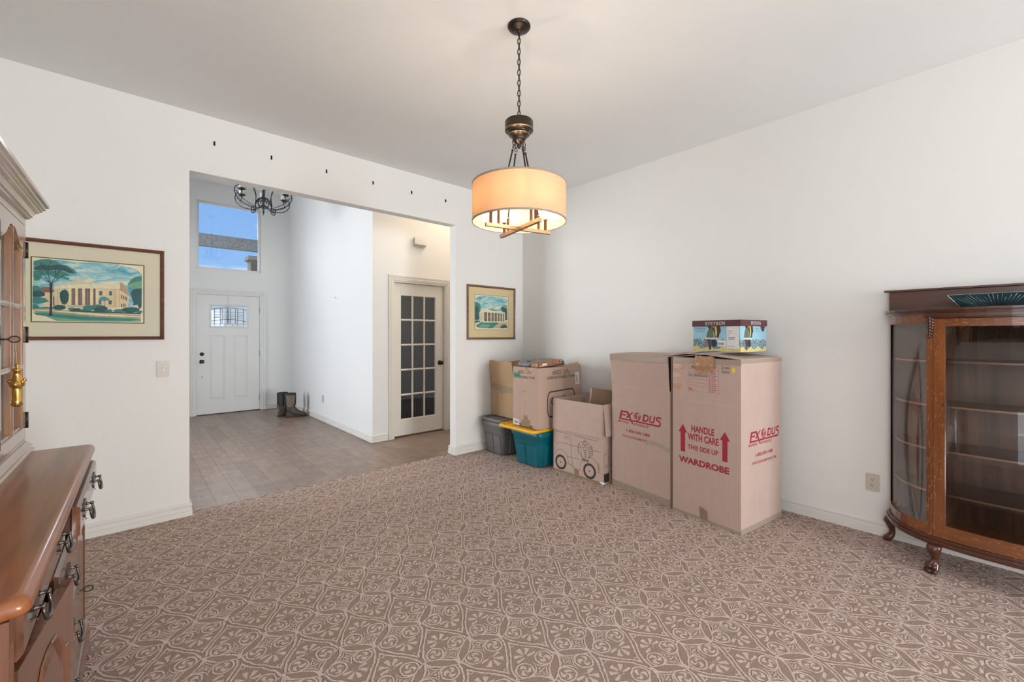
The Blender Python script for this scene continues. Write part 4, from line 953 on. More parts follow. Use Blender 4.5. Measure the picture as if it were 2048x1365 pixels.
M_RED = plain('crimson_print_ink', srgb(160, 40, 58), 0.6, var=0.08, vscale=50); M_INK = plain('black_print_ink', (0.035, 0.028, 0.025), 0.6); M_PEN = plain('black_marker', (0.02, 0.02, 0.03), 0.5)
M_PAPER = plain('white_label_paper', (0.72, 0.70, 0.70), 0.5); M_EDGE = plain('crushed_cardboard_edge', (0.16, 0.105, 0.07), 0.8)
def shell(b, w, d, z0, z1, th=0.005, mat=0, bottom=True, inner=0):
    """open box wall ring, local x 0..w, y 0..d"""
    for lo, hi in (((0, 0, z0), (w, th, z1)), ((0, d - th, z0), (w, d, z1)), ((0, th, z0), (th, d - th, z1)), ((w - th, th, z0), (w, d - th, z1))): b.box(lo, hi, mat)
    if bottom: b.box((th, th, z0), (w - th, d - th, z0 + th), mat)
def flap(w, h, M, name, mat, parent, th=0.004):
    b = MB(); n = 6; rings = []
    for i in range(n + 1):
        x = w * i / n; wv = 0.004 * sin(i * 1.9)
        rings.append([(x, 0, 0), (x, h + wv, 0), (x, h + wv, th), (x, 0, th)])
    b.loft(rings, smooth=False, M=M); return b.build(name, mat, parent)
def exodus(b, M, x0, x1, ztop, zbase, mat):
    """logo lettering between u x0..x1; ztop/zbase bounds of the block"""
    W_ = x1 - x0; H_ = ztop - zbase
    X = lambda u: x0 + u * W_; Z = lambda v: zbase + v * H_
    h = 0.0006
    def rib(pts, wd): b.ribbon([(X(p[0]), Z(p[1])) for p in pts], wd * 1.25 * H_, mat, M, h)
    # E with long tail bar
    sk = 0.07
    def para(u0, u1, v0, v1, s=0.055): b.poly([(X(u0 + s * v0), Z(v0)), (X(u1 + s * v0), Z(v0)), (X(u1 + s * v1), Z(v1)), (X(u0 + s * v1), Z(v1))], mat, M, h)
    para(0.0, 0.052, 0.27, 1.0); para(0.045, 0.17, 0.84, 1.0); para(0.045, 0.155, 0.54, 0.68)
    para(0.0, 0.30, 0.13, 0.27); para(0.335, 0.90, 0.13, 0.27)
    # X
    b.poly([(X(0.185), Z(1.0)), (X(0.25), Z(1.0)), (X(0.385), Z(-0.12)), (X(0.345), Z(-0.12))], mat, M, h)
    b.poly([(X(0.345), Z(1.0)), (X(0.385), Z(1.0)), (X(0.235), Z(0.38)), (X(0.185), Z(0.38))], mat, M, h)
    # globe
    cx, cz = 0.475, 0.66
    ring = [(X(cx + 0.085 * cos(a) + 0.01 * sin(a)), Z(cz + 0.40 * sin(a))) for a in [2 * pi * i / 28 for i in range(28)]]
    inner = [(X(cx + 0.062 * cos(a) + 0.03 * sin(a)), Z(cz + 0.33 * sin(a))) for a in [2 * pi * i / 28 for i in range(28)]]
    vs = [(p[0], p[1], h) for p in ring] + [(p[0], p[1], h) for p in inner]
    b.add(vs, [(i, (i + 1) % 28, 28 + (i + 1) % 28, 28 + i) for i in range(28)], mat, False, M)
    for q in ([(-0.055, 0.0), (-0.03, 0.18), (0.0, 0.10), (-0.005, -0.02), (0.015, -0.12), (-0.02, -0.25), (-0.05, -0.15)], [(0.02, 0.25), (0.05, 0.15), (0.06, -0.02), (0.045, -0.2), (0.025, -0.05), (0.03, 0.08)], [(-0.04, 0.26), (-0.01, 0.32), (0.01, 0.24), (-0.015, 0.2)]):
        b.poly([(X(cx + p[0]), Z(cz + p[1])) for p in q], mat, M, h)
    # D
    para(0.575, 0.615, 0.36, 1.0); rib([(0.63, 0.94), (0.70, 0.94), (0.74, 0.86), (0.725, 0.55), (0.69, 0.42), (0.61, 0.42)], 0.12)
    # U
    rib([(0.80, 1.0), (0.775, 0.60), (0.775, 0.46), (0.80, 0.42), (0.845, 0.42), (0.865, 0.50), (0.885, 1.0)], 0.12)
    # S running into underline
    rib([(1.03, 0.94), (0.955, 0.94), (0.925, 0.86), (0.93, 0.72), (0.96, 0.66), (1.0, 0.60), (1.01, 0.45), (1.0, 0.28), (0.975, 0.20), (0.88, 0.20)], 0.13)
    b.text('MOVING', M, X(-0.02), Z(-0.17), W_ * 0.29, H_ * 0.20, mat, 0.026, 0.25, 1.05, h)
    b.text('STORAGE', M, X(0.385), Z(-0.17), W_ * 0.37, H_ * 0.20, mat, 0.026, 0.25, 1.05, h)

def wardrobe_near():
    t = thing('wardrobe_box', 'tall wardrobe moving box, the right one, printed handle with care', 'box', (3.081, 1.113, 0), radians(-8))
    w, d, h = 0.57, 0.53, 1.192
    # local: x to the right along -Y face, y away from camera ; -X face is the big left face
    b = MB(); b.box((0, 0, 0.0), (w, d, h - 0.004)); ML = frame((0, d, 0), (0, -1, 0), (0, 0, 1)); MR = frame((0, 0, 0), (1, 0, 0), (0, 0, 1))
    q = 0.0006
    # lettering, left face
    b.text('HANDLE', ML, 0.160, 0.636, 0.180, 0.050, 1, 0.032, dz=q); b.text('WITH CARE', ML, 0.130, 0.572, 0.243, 0.052, 1, 0.032, dz=q)
    b.text('THIS SIDE UP', ML, 0.130, 0.502, 0.240, 0.036, 1, 0.026, dz=q); b.text('WARDROBE', ML, 0.055, 0.390, 0.395, 0.048, 1, 0.042, dz=q)
    for x0 in (0.052, 0.381):
        b.poly([(x0 + 0.018, 0.473), (x0 + 0.056, 0.473), (x0 + 0.056, 0.622), (x0 + 0.018, 0.622)], 1, ML, q); b.poly([(x0, 0.620), (x0 + 0.074, 0.620), (x0 + 0.037, 0.682)], 1, ML, q)
    # checklist form
    def rect(x0, z0, x1, z1, wd=0.0016, mat=1, Mx=ML): b.ribbon([(x0, z0), (x1, z0), (x1, z1), (x0, z1)], wd, mat, Mx, q, closed=True)
    rect(0.133, 0.942, 0.300, 1.144); rect(0.304, 0.936, 0.374, 1.140)
    for z in (1.108, 1.078): b.ribbon([(0.133, z), (0.300, z)], 0.0014, 1, ML, q)
    for z in (1.035, 1.008, 0.985): b.ribbon([(0.145, z), (0.290, z - 0.004)], 0.0013, 1, ML, q)
    for i in range(11):
        z = 1.092 - i * 0.0142; b.ribbon([(0.311 + 0.005 * cos(a), z + 0.005 * sin(a)) for a in [2 * pi * k / 10 for k in range(10)]], 0.001, 1, ML, q, closed=True)
        b.ribbon([(0.320, z), (0.345 + 0.02 * ((i * 37) % 5) / 5, z)], 0.004, 1, ML, q)
    b.ribbon([(0.304, 1.102), (0.374, 1.102)], 0.0014, 1, ML, q); b.text('F', ML, 0.340, 1.112, 0.015, 0.022, 1, dz=q)
    b.ribbon([(0.137, 0.962), (0.165, 0.955)], 0.006, 1, ML, q); b.ribbon([(0.137, 0.952), (0.180, 0.947)], 0.003, 1, ML, q)
    # handwriting
    b.text('Down', ML, 0.392, 1.119, 0.060, 0.024, 3, 0.0, 0.1, 1.0, q); b.text('Stairs', ML, 0.392, 1.090, 0.060, 0.024, 3, 0.0, 0.15, 1.0, q)
    b.text('Be', ML, 0.160, 1.112, 0.032, 0.022, 3, 0.0, 0.1, 1.0, q); b.text('One Shelf Boarder', ML, 0.138, 1.050, 0.155, 0.022, 3, 0.0, 0.15, 1.0, q)
    # crease and hand hole
    b.ribbon([(0.0, 0.866), (d, 0.862)], 0.004, 4, ML, q * 0.5)
    b.ribbon([(0.215, 0.742), (0.222, 0.750), (0.300, 0.750), (0.309, 0.742), (0.309, 0.728), (0.300, 0.722)], 0.002, 4, ML, q)
    b.ribbon([(0.215, 0.742), (0.213, 0.733)], 0.004, 5, ML, q)
    # right face
    exodus(b, MR, 0.105, 0.520, 0.684, 0.598, 1)
    b.text('1-800-549-1488', MR, 0.190, 0.502, 0.245, 0.026, 1, 0.024, dz=q); b.text('WWW.EXODUSMOVING.COM', MR, 0.140, 0.452, 0.345, 0.020, 1, 0.016, dz=q)
    b.build('carton', [M_CB, M_RED, M_TAPE, M_PEN, cardboard('pale_crease', (0.56, 0.44, 0.34)), M_EDGE], t)
    # tape bands
    b = MB(); e_ = 0.0012
    b.box((-e_, -e_, h - 0.044), (0, d + e_, h - 0.004)); b.box((-e_, -e_, 0.0), (w + e_, 0.0, 0.035)); b.box((-e_, 0, 0), (0, d, 0.022)); b.box((0.0, -e_, h - 0.03), (w, 0, h - 0.004), 0)
    b.split('tape_band', M_TAPE, t)
    b = MB(); b.poly([(0.225, 0.100), (0.262, 0.094), (0.290, 0.085), (0.292, 0.010), (0.232, 0.016)], 0, ML, 0.0022); b.build('tape_patch', M_TAPEK, t)
    for (z0, z1, x1, hh) in ((1.100, 1.137, 0.108, 0), (1.030, 1.070, 0.096, 1), (0.945, 0.985, 0.078, 2)):
        b = MB(); b.poly([(0.002, z0 + 0.004), (x1 - 0.012, z0), (x1, (z0 + z1) / 2), (x1 - 0.008, z1), (0.002, z1)], 0, ML, 0.0018); b.build('tape_patch', M_TAPEB, t)
    b = MB()  # crumpled tape hanging from the top edge
    rings = []
    rr = random.Random(3)
    for i in range(9):
        zz = 1.205 - i * 0.016; row = []
        for j in range(11):
            u = 0.195 + 0.150 * j / 10; cut = 0.0
            row.append((u + rr.uniform(-0.004, 0.004), zz + rr.uniform(-0.004, 0.004), 0.003 + 0.014 * abs(sin(i * 1.3 + j * 0.9)) * (1 if i < 6 else 0.3)))
        rings.append(row)
    vs = [p for r in rings for p in r]; fs = []
    for i in range(8):
        for j in range(10):
            if i >= 5 and 5 <= j <= 5: continue
            if i >= 6 and j > 7: continue
            fs.append((i * 11 + j, i * 11 + j + 1, (i + 1) * 11 + j + 1, (i + 1) * 11 + j))
    b.add(vs, fs, 0, True, ML); b.build('crumpled_tape', M_TAPEB, t)
    b = MB(); b.prism(rrect(0.022, 0.036, 0.004), 0.0012, 0.0022, M=ML @ T(0.480, 1.113, 0)); b.build('yellow_sticker', plain('yellow_sticker', (0.80, 0.58, 0.03), 0.5), t)
    # top flaps: slightly domed
    b = MB()
    for i in range(2):
        y0, y1 = (0.004, d / 2 - 0.002) if i == 0 else (d / 2 + 0.002, d - 0.004)
        zz = (h - 0.004, h + 0.022) if i == 0 else (h + 0.022, h - 0.004)
        b.loft([[(x, y0, zz[0]), (x, y1, zz[1]), (x, y1, zz[1] + 0.004), (x, y0, zz[0] + 0.004)] for x in (0.004, w - 0.004)], smooth=False)
    b.split('top_flap', M_CB, t)
    return t
wardrobe_near()
def wardrobe_far():
    t = thing('wardrobe_box', 'tall wardrobe moving box, the left one, logo and phone number on its front', 'box', (3.177, 1.672, 0), radians(-8.5))
    w, d, h = 0.52, 0.611, 1.190
    b = MB(); shell(b, w, d, 0.0, h - 0.28); ML = frame((0, d, 0), (0, -1, 0), (0, 0, 1)); q = 0.0006
    exodus(b, ML, 0.080, 0.515, 0.692, 0.600, 1)
    b.text('1-800-549-1488', ML, 0.170, 0.512, 0.248, 0.026, 1, 0.024, dz=q); b.text('WWW.EXODUSMOVING.COM', ML, 0.118, 0.462, 0.352, 0.021, 1, 0.016, dz=q)
    b.ribbon([(0.002, 0.906), (d - 0.002, 0.904)], 0.004, 2, ML, q)
    b.ribbon([(d - 0.03, 0.10), (d - 0.03, 0.44)], 0.002, 2, ML, q)
    b.build('carton', [M_CB, M_RED, cardboard('pale_crease_far', (0.56, 0.44, 0.34))], t)
    # hinged upper section leaning outward a touch
    b = MB(); b.loft([[(0.0 - 0.0, 0.004, h - 0.28), (-0.014, 0.010, h - 0.004), (-0.010, 0.010, h - 0.004), (0.004, 0.004, h - 0.28)], [(0.0, d + 0.004, h - 0.28), (-0.014, d + 0.015, h - 0.004), (-0.010, d + 0.015, h - 0.004), (0.004, d, h - 0.28)]], smooth=False)
    b.box((0.02, 0.0, h - 0.28), (w, 0.005, h - 0.004)); b.box((0.004, d - 0.005, h - 0.28), (w, d, h - 0.004)); b.box((w - 0.005, 0.005, h - 0.28), (w, d - 0.005, h - 0.004))
    b.build('folded_upper_panel', M_CB, t)
    b = MB(); b.loft([[(-0.016, 0.012, h - 0.055), (-0.0175, 0.012, h - 0.006), (-0.013, 0.012, h - 0.006)], [(-0.016, d + 0.012, h - 0.055), (-0.0175, d + 0.013, h - 0.006), (-0.013, d + 0.013, h - 0.006)]], smooth=False)
    b.box((-0.0012, 0.0, 0.0), (0, d, 0.055)); b.split('tape_band', M_TAPE, t)
    b = MB(); b.poly([(0.375, 0.488), (0.385, 0.452), (0.500, 0.452), (0.612, 0.425), (0.612, 0.460), (0.520, 0.482), (0.430, 0.486)], 0, ML, 0.002); b.poly([(0.380, 0.494), (0.402, 0.498), (0.398, 0.446), (0.378, 0.45)], 0, ML, 0.003)
    b.build('tape_strip', plain('silvery_tape', (0.42, 0.35, 0.29), 0.22, var=0.2, vscale=50), t)
    b = MB(); b.loft([[(x, 0.004, h - 0.004 + a), (x, d + 0.006, h - 0.004 + a * 0.6), (x, d + 0.006, h + a * 0.6), (x, 0.004, h + a)] for x, a in ((-0.008, 0), (w * 0.5, 0.012), (w - 0.004, 0.0))], smooth=False)
    b.build('top_flap', M_CB, t)
    # loose flap lifted towards the next box
    b = MB(); b.loft([[(x, 0.0, z), (x, -0.14, z + dz), (x, -0.14, z + dz + 0.004), (x, 0.0, z + 0.004)] for x, z, dz in ((0.02, h + 0.006, 0.020), (0.22, h + 0.016, 0.018), (0.46, h + 0.024, 0.008))], smooth=False)
    b.loft([[(x, 0.0, z), (x, 0.20, z - 0.012), (x, 0.20, z - 0.008), (x, 0.0, z + 0.004)] for x, z in ((0.02, h + 0.006), (0.22, h + 0.016), (0.46, h + 0.024))], smooth=False)
    b.build('loose_flap', M_CB, t)
wardrobe_far()

# hat box ("STETSON")
def stetson_box():
    t = thing('boot_box', 'blue illustrated shoe box with maroon lid on top of the right wardrobe box', 'box', (3.250, 1.180, 1.236), radians(-10))
    w, d, h = 0.345, 0.375, 0.215
    M_B = plain('sky_blue_printed_card', srgb(150, 196, 214), 0.5, var=0.05, vscale=10); M_L = plain('maroon_lid_card', srgb(86, 46, 48), 0.45, var=0.06, vscale=8)
    m, tt, bb = new_mat('printed_shrub'); f = noise(tt, ocoord(tt), 75, 4, 0.7)
    tt.links.new(ramp(tt, f, [(0.38, srgb(50, 74, 88)), (0.5, srgb(110, 140, 150)), (0.62, srgb(170, 186, 190))]), bb.inputs['Base Color'])
    m2, tt, bb = new_mat('printed_grass'); f = noise(tt, ocoord(tt), 120, 3, 0.7)
    tt.links.new(ramp(tt, f, [(0.35, srgb(190, 170, 96)), (0.65, srgb(226, 212, 140))]), bb.inputs['Base Color'])
    b = MB(); b.box((0, 0, 0), (w, d, h - 0.01)); ML = frame((0, d, 0), (0, -1, 0), (0, 0, 1)); MR = frame((0, 0, 0), (1, 0, 0), (0, 0, 1)); q = 0.0005
    rr = random.Random(5)
    for Mx, wd, cx in ((ML, d, 0.46), (MR, w, 0.32)):
        n = 30
        top = [(wd * i / n, 0.085 + 0.012 * rr.uniform(-1, 1)) for i in range(n + 1)]
        b.poly([(0, 0.02)] + [(wd, 0.02)] + list(reversed(top)), 1, Mx, q)
        gr = [(wd * i / n, 0.026 + 0.012 * sin(i * 0.7) + 0.005 * rr.uniform(-1, 1)) for i in range(n + 1)]
        b.poly([(0, 0), (wd, 0)] + list(reversed(gr)), 2, Mx, q * 2)
        c = wd * cx; s_ = 1.0
        def pp(pts, mat): b.poly([(c + p[0] * s_, p[1]) for p in pts], mat, Mx, pp.k); pp.k += 0.0001
        pp.k = q * 3
        # seated rider and saddle cloth in plain shapes
        pp([(-0.060, 0.10), (-0.052, 0.145), (-0.035, 0.178), (-0.012, 0.175), (-0.002, 0.14), (0.0, 0.10)], 4)
        pp([(-0.015, 0.21), (-0.012, 0.17), (0.004, 0.14), (0.010, 0.10), (0.038, 0.09), (0.046, 0.13), (0.058, 0.15), (0.048, 0.20), (0.044, 0.21)], 5)
        pp([(0.008, 0.20), (0.022, 0.20), (0.028, 0.14), (0.024, 0.10), (0.014, 0.12)], 6); pp([(-0.01, 0.20), (0.0, 0.17), (0.004, 0.19), (0.0, 0.21)], 6)
        pp([(-0.078, 0.102), (0.040, 0.102), (0.036, 0.086), (-0.070, 0.090)], 7)
        pp([(-0.055, 0.090), (-0.025, 0.090), (-0.018, 0.05), (-0.022, 0.012), (-0.038, 0.012), (-0.042, 0.05)], 8); pp([(-0.020, 0.088), (0.020, 0.088), (0.024, 0.040), (0.0, 0.030), (-0.015, 0.045)], 9)
        pp([(-0.075, 0.080), (-0.055, 0.088), (-0.045, 0.05), (-0.06, 0.03)], 10)
        pp([(-0.048, 0.182), (-0.040, 0.192), (-0.022, 0.190), (-0.016, 0.180), (-0.03, 0.165)], 9)
    b.text('HANDMADE', ML, 0.020, 0.165, 0.085, 0.010, 9, dz=q); b.text('IN THE U.S.A.', ML, 0.030, 0.145, 0.066, 0.010, 9, dz=q)
    b.text('HANDMADE', MR, 0.185, 0.165, 0.060, 0.010, 1, dz=q); b.text('IN THE U.S.A.', MR, 0.190, 0.145, 0.052, 0.010, 1, dz=q)
    b.build('box_body', [M_B, m, m2, M_EDGE, plain('ink_olive', srgb(96, 110, 84), 0.6), plain('ink_umber', srgb(72, 56, 34), 0.6), plain('ink_yellow', srgb(206, 186, 110), 0.6), plain('ink_pale', srgb(200, 206, 196), 0.6), plain('ink_grey', srgb(66, 72, 88), 0.6), plain('ink_dark', srgb(44, 50, 64), 0.6), plain('ink_rose', srgb(150, 120, 116), 0.6)], t)
    b = MB(); b.poly([(0.275, 0.022), (0.371, 0.022), (0.371, 0.185), (0.275, 0.185)], 0, ML, 0.0024)
    for i, (x, z, ww) in enumerate(((0.282, 0.150, 0.035), (0.286, 0.135, 0.030), (0.284, 0.118, 0.012), (0.284, 0.105, 0.060), (0.284, 0.040, 0.05))): b.ribbon([(x, z), (x + ww, z)], 0.0028, 1, ML, 0.0028)
    for i in range(16): b.ribbon([(0.292 + i * 0.0028, 0.088), (0.292 + i * 0.0028, 0.100)], 0.0008 + 0.0009 * ((i * 7) % 3 == 0), 1, ML, 0.0028)
    b.build('size_label', [M_PAPER, M_INK], t)
    b = MB(); b.poly([(0.205, 0.037), (0.272, 0.037), (0.272, 0.083), (0.205, 0.083)], 0, ML, 0.0024)
    for i in range(18): b.ribbon([(0.214 + i * 0.0024, 0.048), (0.214 + i * 0.0024, 0.066)], 0.0008 + 0.0010 * ((i * 5) % 3 == 0), 1, ML, 0.0028)
    b.build('barcode_label', [M_PAPER, M_INK], t)
    b = MB(); e_ = 0.006; z0, z1 = h - 0.028, h + 0.018
    b.box((-e_, -e_, z0), (w + e_, -0.002, z1)); b.box((-e_, d + 0.002, z0), (w + e_, d + e_, z1)); b.box((-e_, -0.002, z0), (-0.002, d + 0.002, z1)); b.box((w + 0.002, -0.002, z0), (w + e_, d + 0.002, z1)); b.box((-0.002, -0.002, z1 - 0.003), (w + 0.002, d + 0.002, z1))
    MLL = ML @ T(0, 0, e_); MRR = MR @ T(0, 0, e_)
    # serif capitals built from strokes
    def serif(Mx, x, z, ww, hh):
        cw = ww / 6.9; k = 0.0006
        def v_(cx): b.ribbon([(cx, z), (cx, z + hh)], cw * 0.19, 1, Mx, k)
        def hz(a, c, zz, t_=0.09): b.ribbon([(a, zz), (c, zz)], hh * t_, 1, Mx, k)
        for i, ch in enumerate('STETSON'):
            a = x + i * cw * 0.99 + (0.35 * cw if i > 5 else 0.12 * cw if i == 5 else 0); c = a + cw * (0.72 if ch not in 'ON' else 0.92)
            if ch == 'T': v_((a + c) / 2); hz(a, c, z + hh * 0.95); b.ribbon([(a + 0.01 * cw, z + hh), (a + 0.01 * cw, z + hh * 0.76)], cw * 0.08, 1, Mx, k); b.ribbon([(c, z + hh), (c, z + hh * 0.76)], cw * 0.08, 1, Mx, k); hz((a + c) / 2 - cw * 0.2, (a + c) / 2 + cw * 0.2, z + hh * 0.03, 0.06)
            if ch == 'E': v_(a + cw * 0.15); hz(a, c, z + hh * 0.95); hz(a, c, z + hh * 0.05); hz(a + cw * 0.1, c - cw * 0.12, z + hh * 0.52); b.ribbon([(c, z), (c, z + hh * 0.22)], cw * 0.08, 1, Mx, k); b.ribbon([(c, z + hh), (c, z + hh * 0.78)], cw * 0.08, 1, Mx, k)
            if ch == 'S': b.ribbon([(a + (c - a) * p[0], z + hh * p[1]) for p in ((0.95, 0.80), (0.8, 0.95), (0.45, 0.98), (0.12, 0.84), (0.12, 0.66), (0.45, 0.52), (0.85, 0.38), (0.95, 0.22), (0.75, 0.05), (0.4, 0.02), (0.05, 0.16))], cw * 0.17, 1, Mx, k)
            if ch == 'O': b.ribbon([((a + c) / 2 + (c - a) / 2 * cos(q2), z + hh / 2 + hh * 0.47 * sin(q2)) for q2 in [2 * pi * j / 22 for j in range(22)]], cw * 0.15, 1, Mx, k, closed=True)
            if ch == 'N': b.ribbon([(a + cw * 0.1, z), (a + cw * 0.1, z + hh)], cw * 0.09, 1, Mx, k); b.ribbon([(c - cw * 0.08, z), (c - cw * 0.08, z + hh)], cw * 0.09, 1, Mx, k); b.ribbon([(a + cw * 0.08, z + hh), (c - cw * 0.08, z)], cw * 0.20, 1, Mx, k); hz(a - cw * 0.05, a + cw * 0.28, z + hh * 0.97, 0.05); hz(a - cw * 0.05, a + cw * 0.28, z + hh * 0.03, 0.05); hz(c - cw * 0.25, c + cw * 0.08, z + hh * 0.97, 0.05)
    serif(MLL, 0.108, z0 + 0.012, 0.150, 0.022); serif(MRR, 0.128, z0 + 0.012, 0.125, 0.022)
    # broken tab hanging from the lid
    b.poly([(0.275, z0 + 0.002), (0.268, z0 - 0.010), (0.278, z0 - 0.022), (0.280, z0 - 0.034), (0.295, z0 - 0.040), (0.308, z0 - 0.032), (0.310, z0 - 0.018), (0.318, z0 - 0.010), (0.316, z0 + 0.002)], 0, MRR, 0.0004)
    b.build('box_lid', [M_L, plain('white_foil_lettering', (0.82, 0.80, 0.78), 0.5)], t)
stetson_box()

# toy truck carton
def truck_box():
    t = thing('open_box', 'open cardboard box printed with an ice cream truck, between tote and wardrobe boxes', 'box', (3.190, 2.325, 0), 0)
    w, d, h = 0.50, 0.598, 0.722
    b = MB(); shell(b, w, d, 0, h); ML = frame((0, d, 0), (0, -1, 0), (0, 0, 1)); MR = frame((0, 0, 0), (1, 0, 0), (0, 0, 1)); q = 0.0006; lw = 0.0028
    def circ(cx, cz, r, n=28): return [(cx + r * cos(2 * pi * i / n), cz + r * sin(2 * pi * i / n)) for i in range(n)]
    for cx, cz in ((0.098, 0.100), (0.452, 0.092)):
        b.ribbon(circ(cx, cz, 0.062), 0.022, 1, ML, q, closed=True); b.ribbon(circ(cx, cz, 0.004, 10), 0.007, 1, ML, q, closed=True)
    b.ribbon(arc(0.098, 0.100, 0.098, 0.125, 160, 20, 12) + [(0.20, 0.115)], lw, 1, ML, q); b.ribbon(arc(0.452, 0.092, 0.110, 0.130, 170, 15, 12), lw, 1, ML, q)
    b.ribbon([(0.012, 0.20), (0.03, 0.262), (0.08, 0.292), (0.13, 0.296), (0.235, 0.292), (0.36, 0.292)], lw, 1, ML, q); b.ribbon([(0.49, 0.292), (0.575, 0.292)], lw, 1, ML, q)
    b.ribbon([(0.222, 0.405), (0.228, 0.29), (0.250, 0.075)], lw, 1, ML, q)
    b.ribbon([(0.175, 0.175), (0.345, 0.175), (0.350, 0.168)], lw, 1, ML, q); b.ribbon([(0.175, 0.110), (0.255, 0.090), (0.27, 0.09)], lw, 1, ML, q); b.ribbon([(0.32, 0.085), (0.35, 0.08)], lw, 1, ML, q)
    b.ribbon([(0.535, 0.10), (0.565, 0.10), (0.565, 0.185), (0.550, 0.185), (0.550, 0.10)], lw, 1, ML, q)
    b.ribbon([(0.030, 0.412), (0.040, 0.398), (0.190, 0.392), (0.190, 0.41)], lw, 1, ML, q); b.ribbon([(0.256, 0.41), (0.262, 0.392), (0.540, 0.386), (0.540, 0.41)], lw, 1, ML, q)
    b.ribbon([(0.138, 0.362), (0.148, 0.366), (0.200, 0.362), (0.202, 0.345), (0.150, 0.345), (0.140, 0.350)], lw, 1, ML, q, closed=True)
    # ice cream emblem
    cx, cz = 0.402, 0.272
    b.ribbon(arc(cx, cz, 0.088, 0.085, 215, -35, 26), lw, 1, ML, q); b.ribbon([(cx - 0.022, cz + 0.03), (cx, cz - 0.07), (cx + 0.022, cz + 0.03)], lw, 1, ML, q)
    for k_ in range(4): b.ribbon([(cx - 0.018 + 0.004 * k_, cz + 0.01 - 0.018 * k_), (cx + 0.014 - 0.003 * k_, cz - 0.004 - 0.018 * k_)], 0.002, 1, ML, q); b.ribbon([(cx + 0.018 - 0.004 * k_, cz + 0.01 - 0.018 * k_), (cx - 0.014 + 0.003 * k_, cz - 0.004 - 0.018 * k_)], 0.002, 1, ML, q)
    for dx_, dz_, r in ((-0.018, 0.045, 0.018), (0.018, 0.045, 0.018), (0, 0.068, 0.020), (0, 0.094, 0.010)): b.ribbon(circ(cx + dx_, cz + dz_, r, 16), lw, 1, ML, q, closed=True)
    b.ribbon([(cx - 0.085, cz + 0.04), (cx - 0.078, cz - 0.02), (cx - 0.060, cz - 0.04), (cx - 0.046, cz - 0.02), (cx - 0.052, cz + 0.025), (cx - 0.075, cz + 0.05)], lw, 1, ML, q, closed=True)
    b.ribbon([(cx - 0.055, cz - 0.035), (cx - 0.035, cz - 0.075)], 0.006, 1, ML, q)
    for k_ in range(5): b.ribbon([(cx + 0.038, cz - 0.035 + 0.018 * k_), (cx + 0.080, cz - 0.028 + 0.018 * k_), (cx + 0.082, cz - 0.015 + 0.018 * k_), (cx + 0.042, cz - 0.020 + 0.018 * k_)], lw, 1, ML, q, closed=True)
    b.ribbon([(cx + 0.055, cz - 0.035), (cx + 0.042, cz - 0.07)], 0.006, 1, ML, q)
    b.poly([(cx - 0.040, cz - 0.078), (cx + 0.040, cz - 0.080), (cx + 0.038, cz - 0.100), (cx - 0.038, cz - 0.098)], 1, ML, q); [b.ribbon([(cx - 0.030 + 0.008 * k_, cz - 0.0925), (cx - 0.030 + 0.008 * k_, cz - 0.0845)], 0.005, 0, ML, q * 1.6) for k_ in range(8)]
    # right face graphics
    b.ribbon([(0.02, 0.24), (0.03, 0.27), (0.08, 0.27), (0.09, 0.24), (0.09, 0.19), (0.08, 0.165), (0.03, 0.165), (0.02, 0.19)], lw, 1, MR, q, closed=True); b.ribbon([(0.0, 0.15), (0.20, 0.15)], lw, 1, MR, q); b.ribbon([(0.0, 0.095), (0.20, 0.095)], lw, 1, MR, q)
    b.poly([(0.02, 0.09), (0.10, 0.09), (0.10, 0.01), (0.02, 0.01)], 1, MR, q)
    b.ribbon([(0.115, 0.40), (0.115, 0.17), (0.20, 0.17)], lw, 1, MR, q)
    b.build('carton', [M_CB, M_INK], t)
    for nm, M, ww, hh in (('outer_flap', frame((-0.003, d, h), (0, -1, 0), (-0.035, 0, -1)), d, 0.300), ('outer_flap', frame((0.012, -0.003, h), (1, 0, 0), (0, -0.10, -1)), w - 0.02, 0.285), ('outer_flap', frame((w, 0.003, h), (0, 1, 0), (0.15, 0, 1)), d - 0.01, 0.02)):
        flap(ww, hh, M, nm, M_CB, t)
    b = MB(); b.poly([(0.27, 0.085), (0.33, 0.070), (0.325, 0.0), (0.275, 0.002)], 0, ML, 0.002); b.box((-0.0015, 0, 0), (0, d, 0.022)); b.split('tape_band', M_TAPEK, t)
    b = MB(); b.add([(0, 0, 0), (0.03, -0.01, 0), (0.02, -0.018, 0.02), (-0.008, 0.03, 0.022)], [(0, 1, 2, 3)]); b.build('torn_corner', M_PAPER, t, loc=(-0.006, -0.004, 0.004))
    # leaning brown package inside
    p = thing('brown_package', 'small brown package poking out of the ice cream truck box', 'package', (3.42, 2.56, 0.43), radians(-53))
    b = MB(); Mx = RY(radians(7)); b.box((-0.105, -0.025, 0), (0.105, 0.030, 0.40), 0, Mx); b.build('package_body', cardboard('dark_brown_card', (0.24, 0.155, 0.105)), p, bevel=0.002)
    b = MB(); b.box((-0.1075, -0.022, 0.0), (-0.1055, 0.027, 0.398), 0, Mx); b.box((-0.1055, -0.0265, 0.0), (-0.093, -0.0255, 0.398), 0, Mx); b.build('clear_tape_edge', plain('clear_tape_shine', (0.44, 0.35, 0.27), 0.2), p)
truck_box()

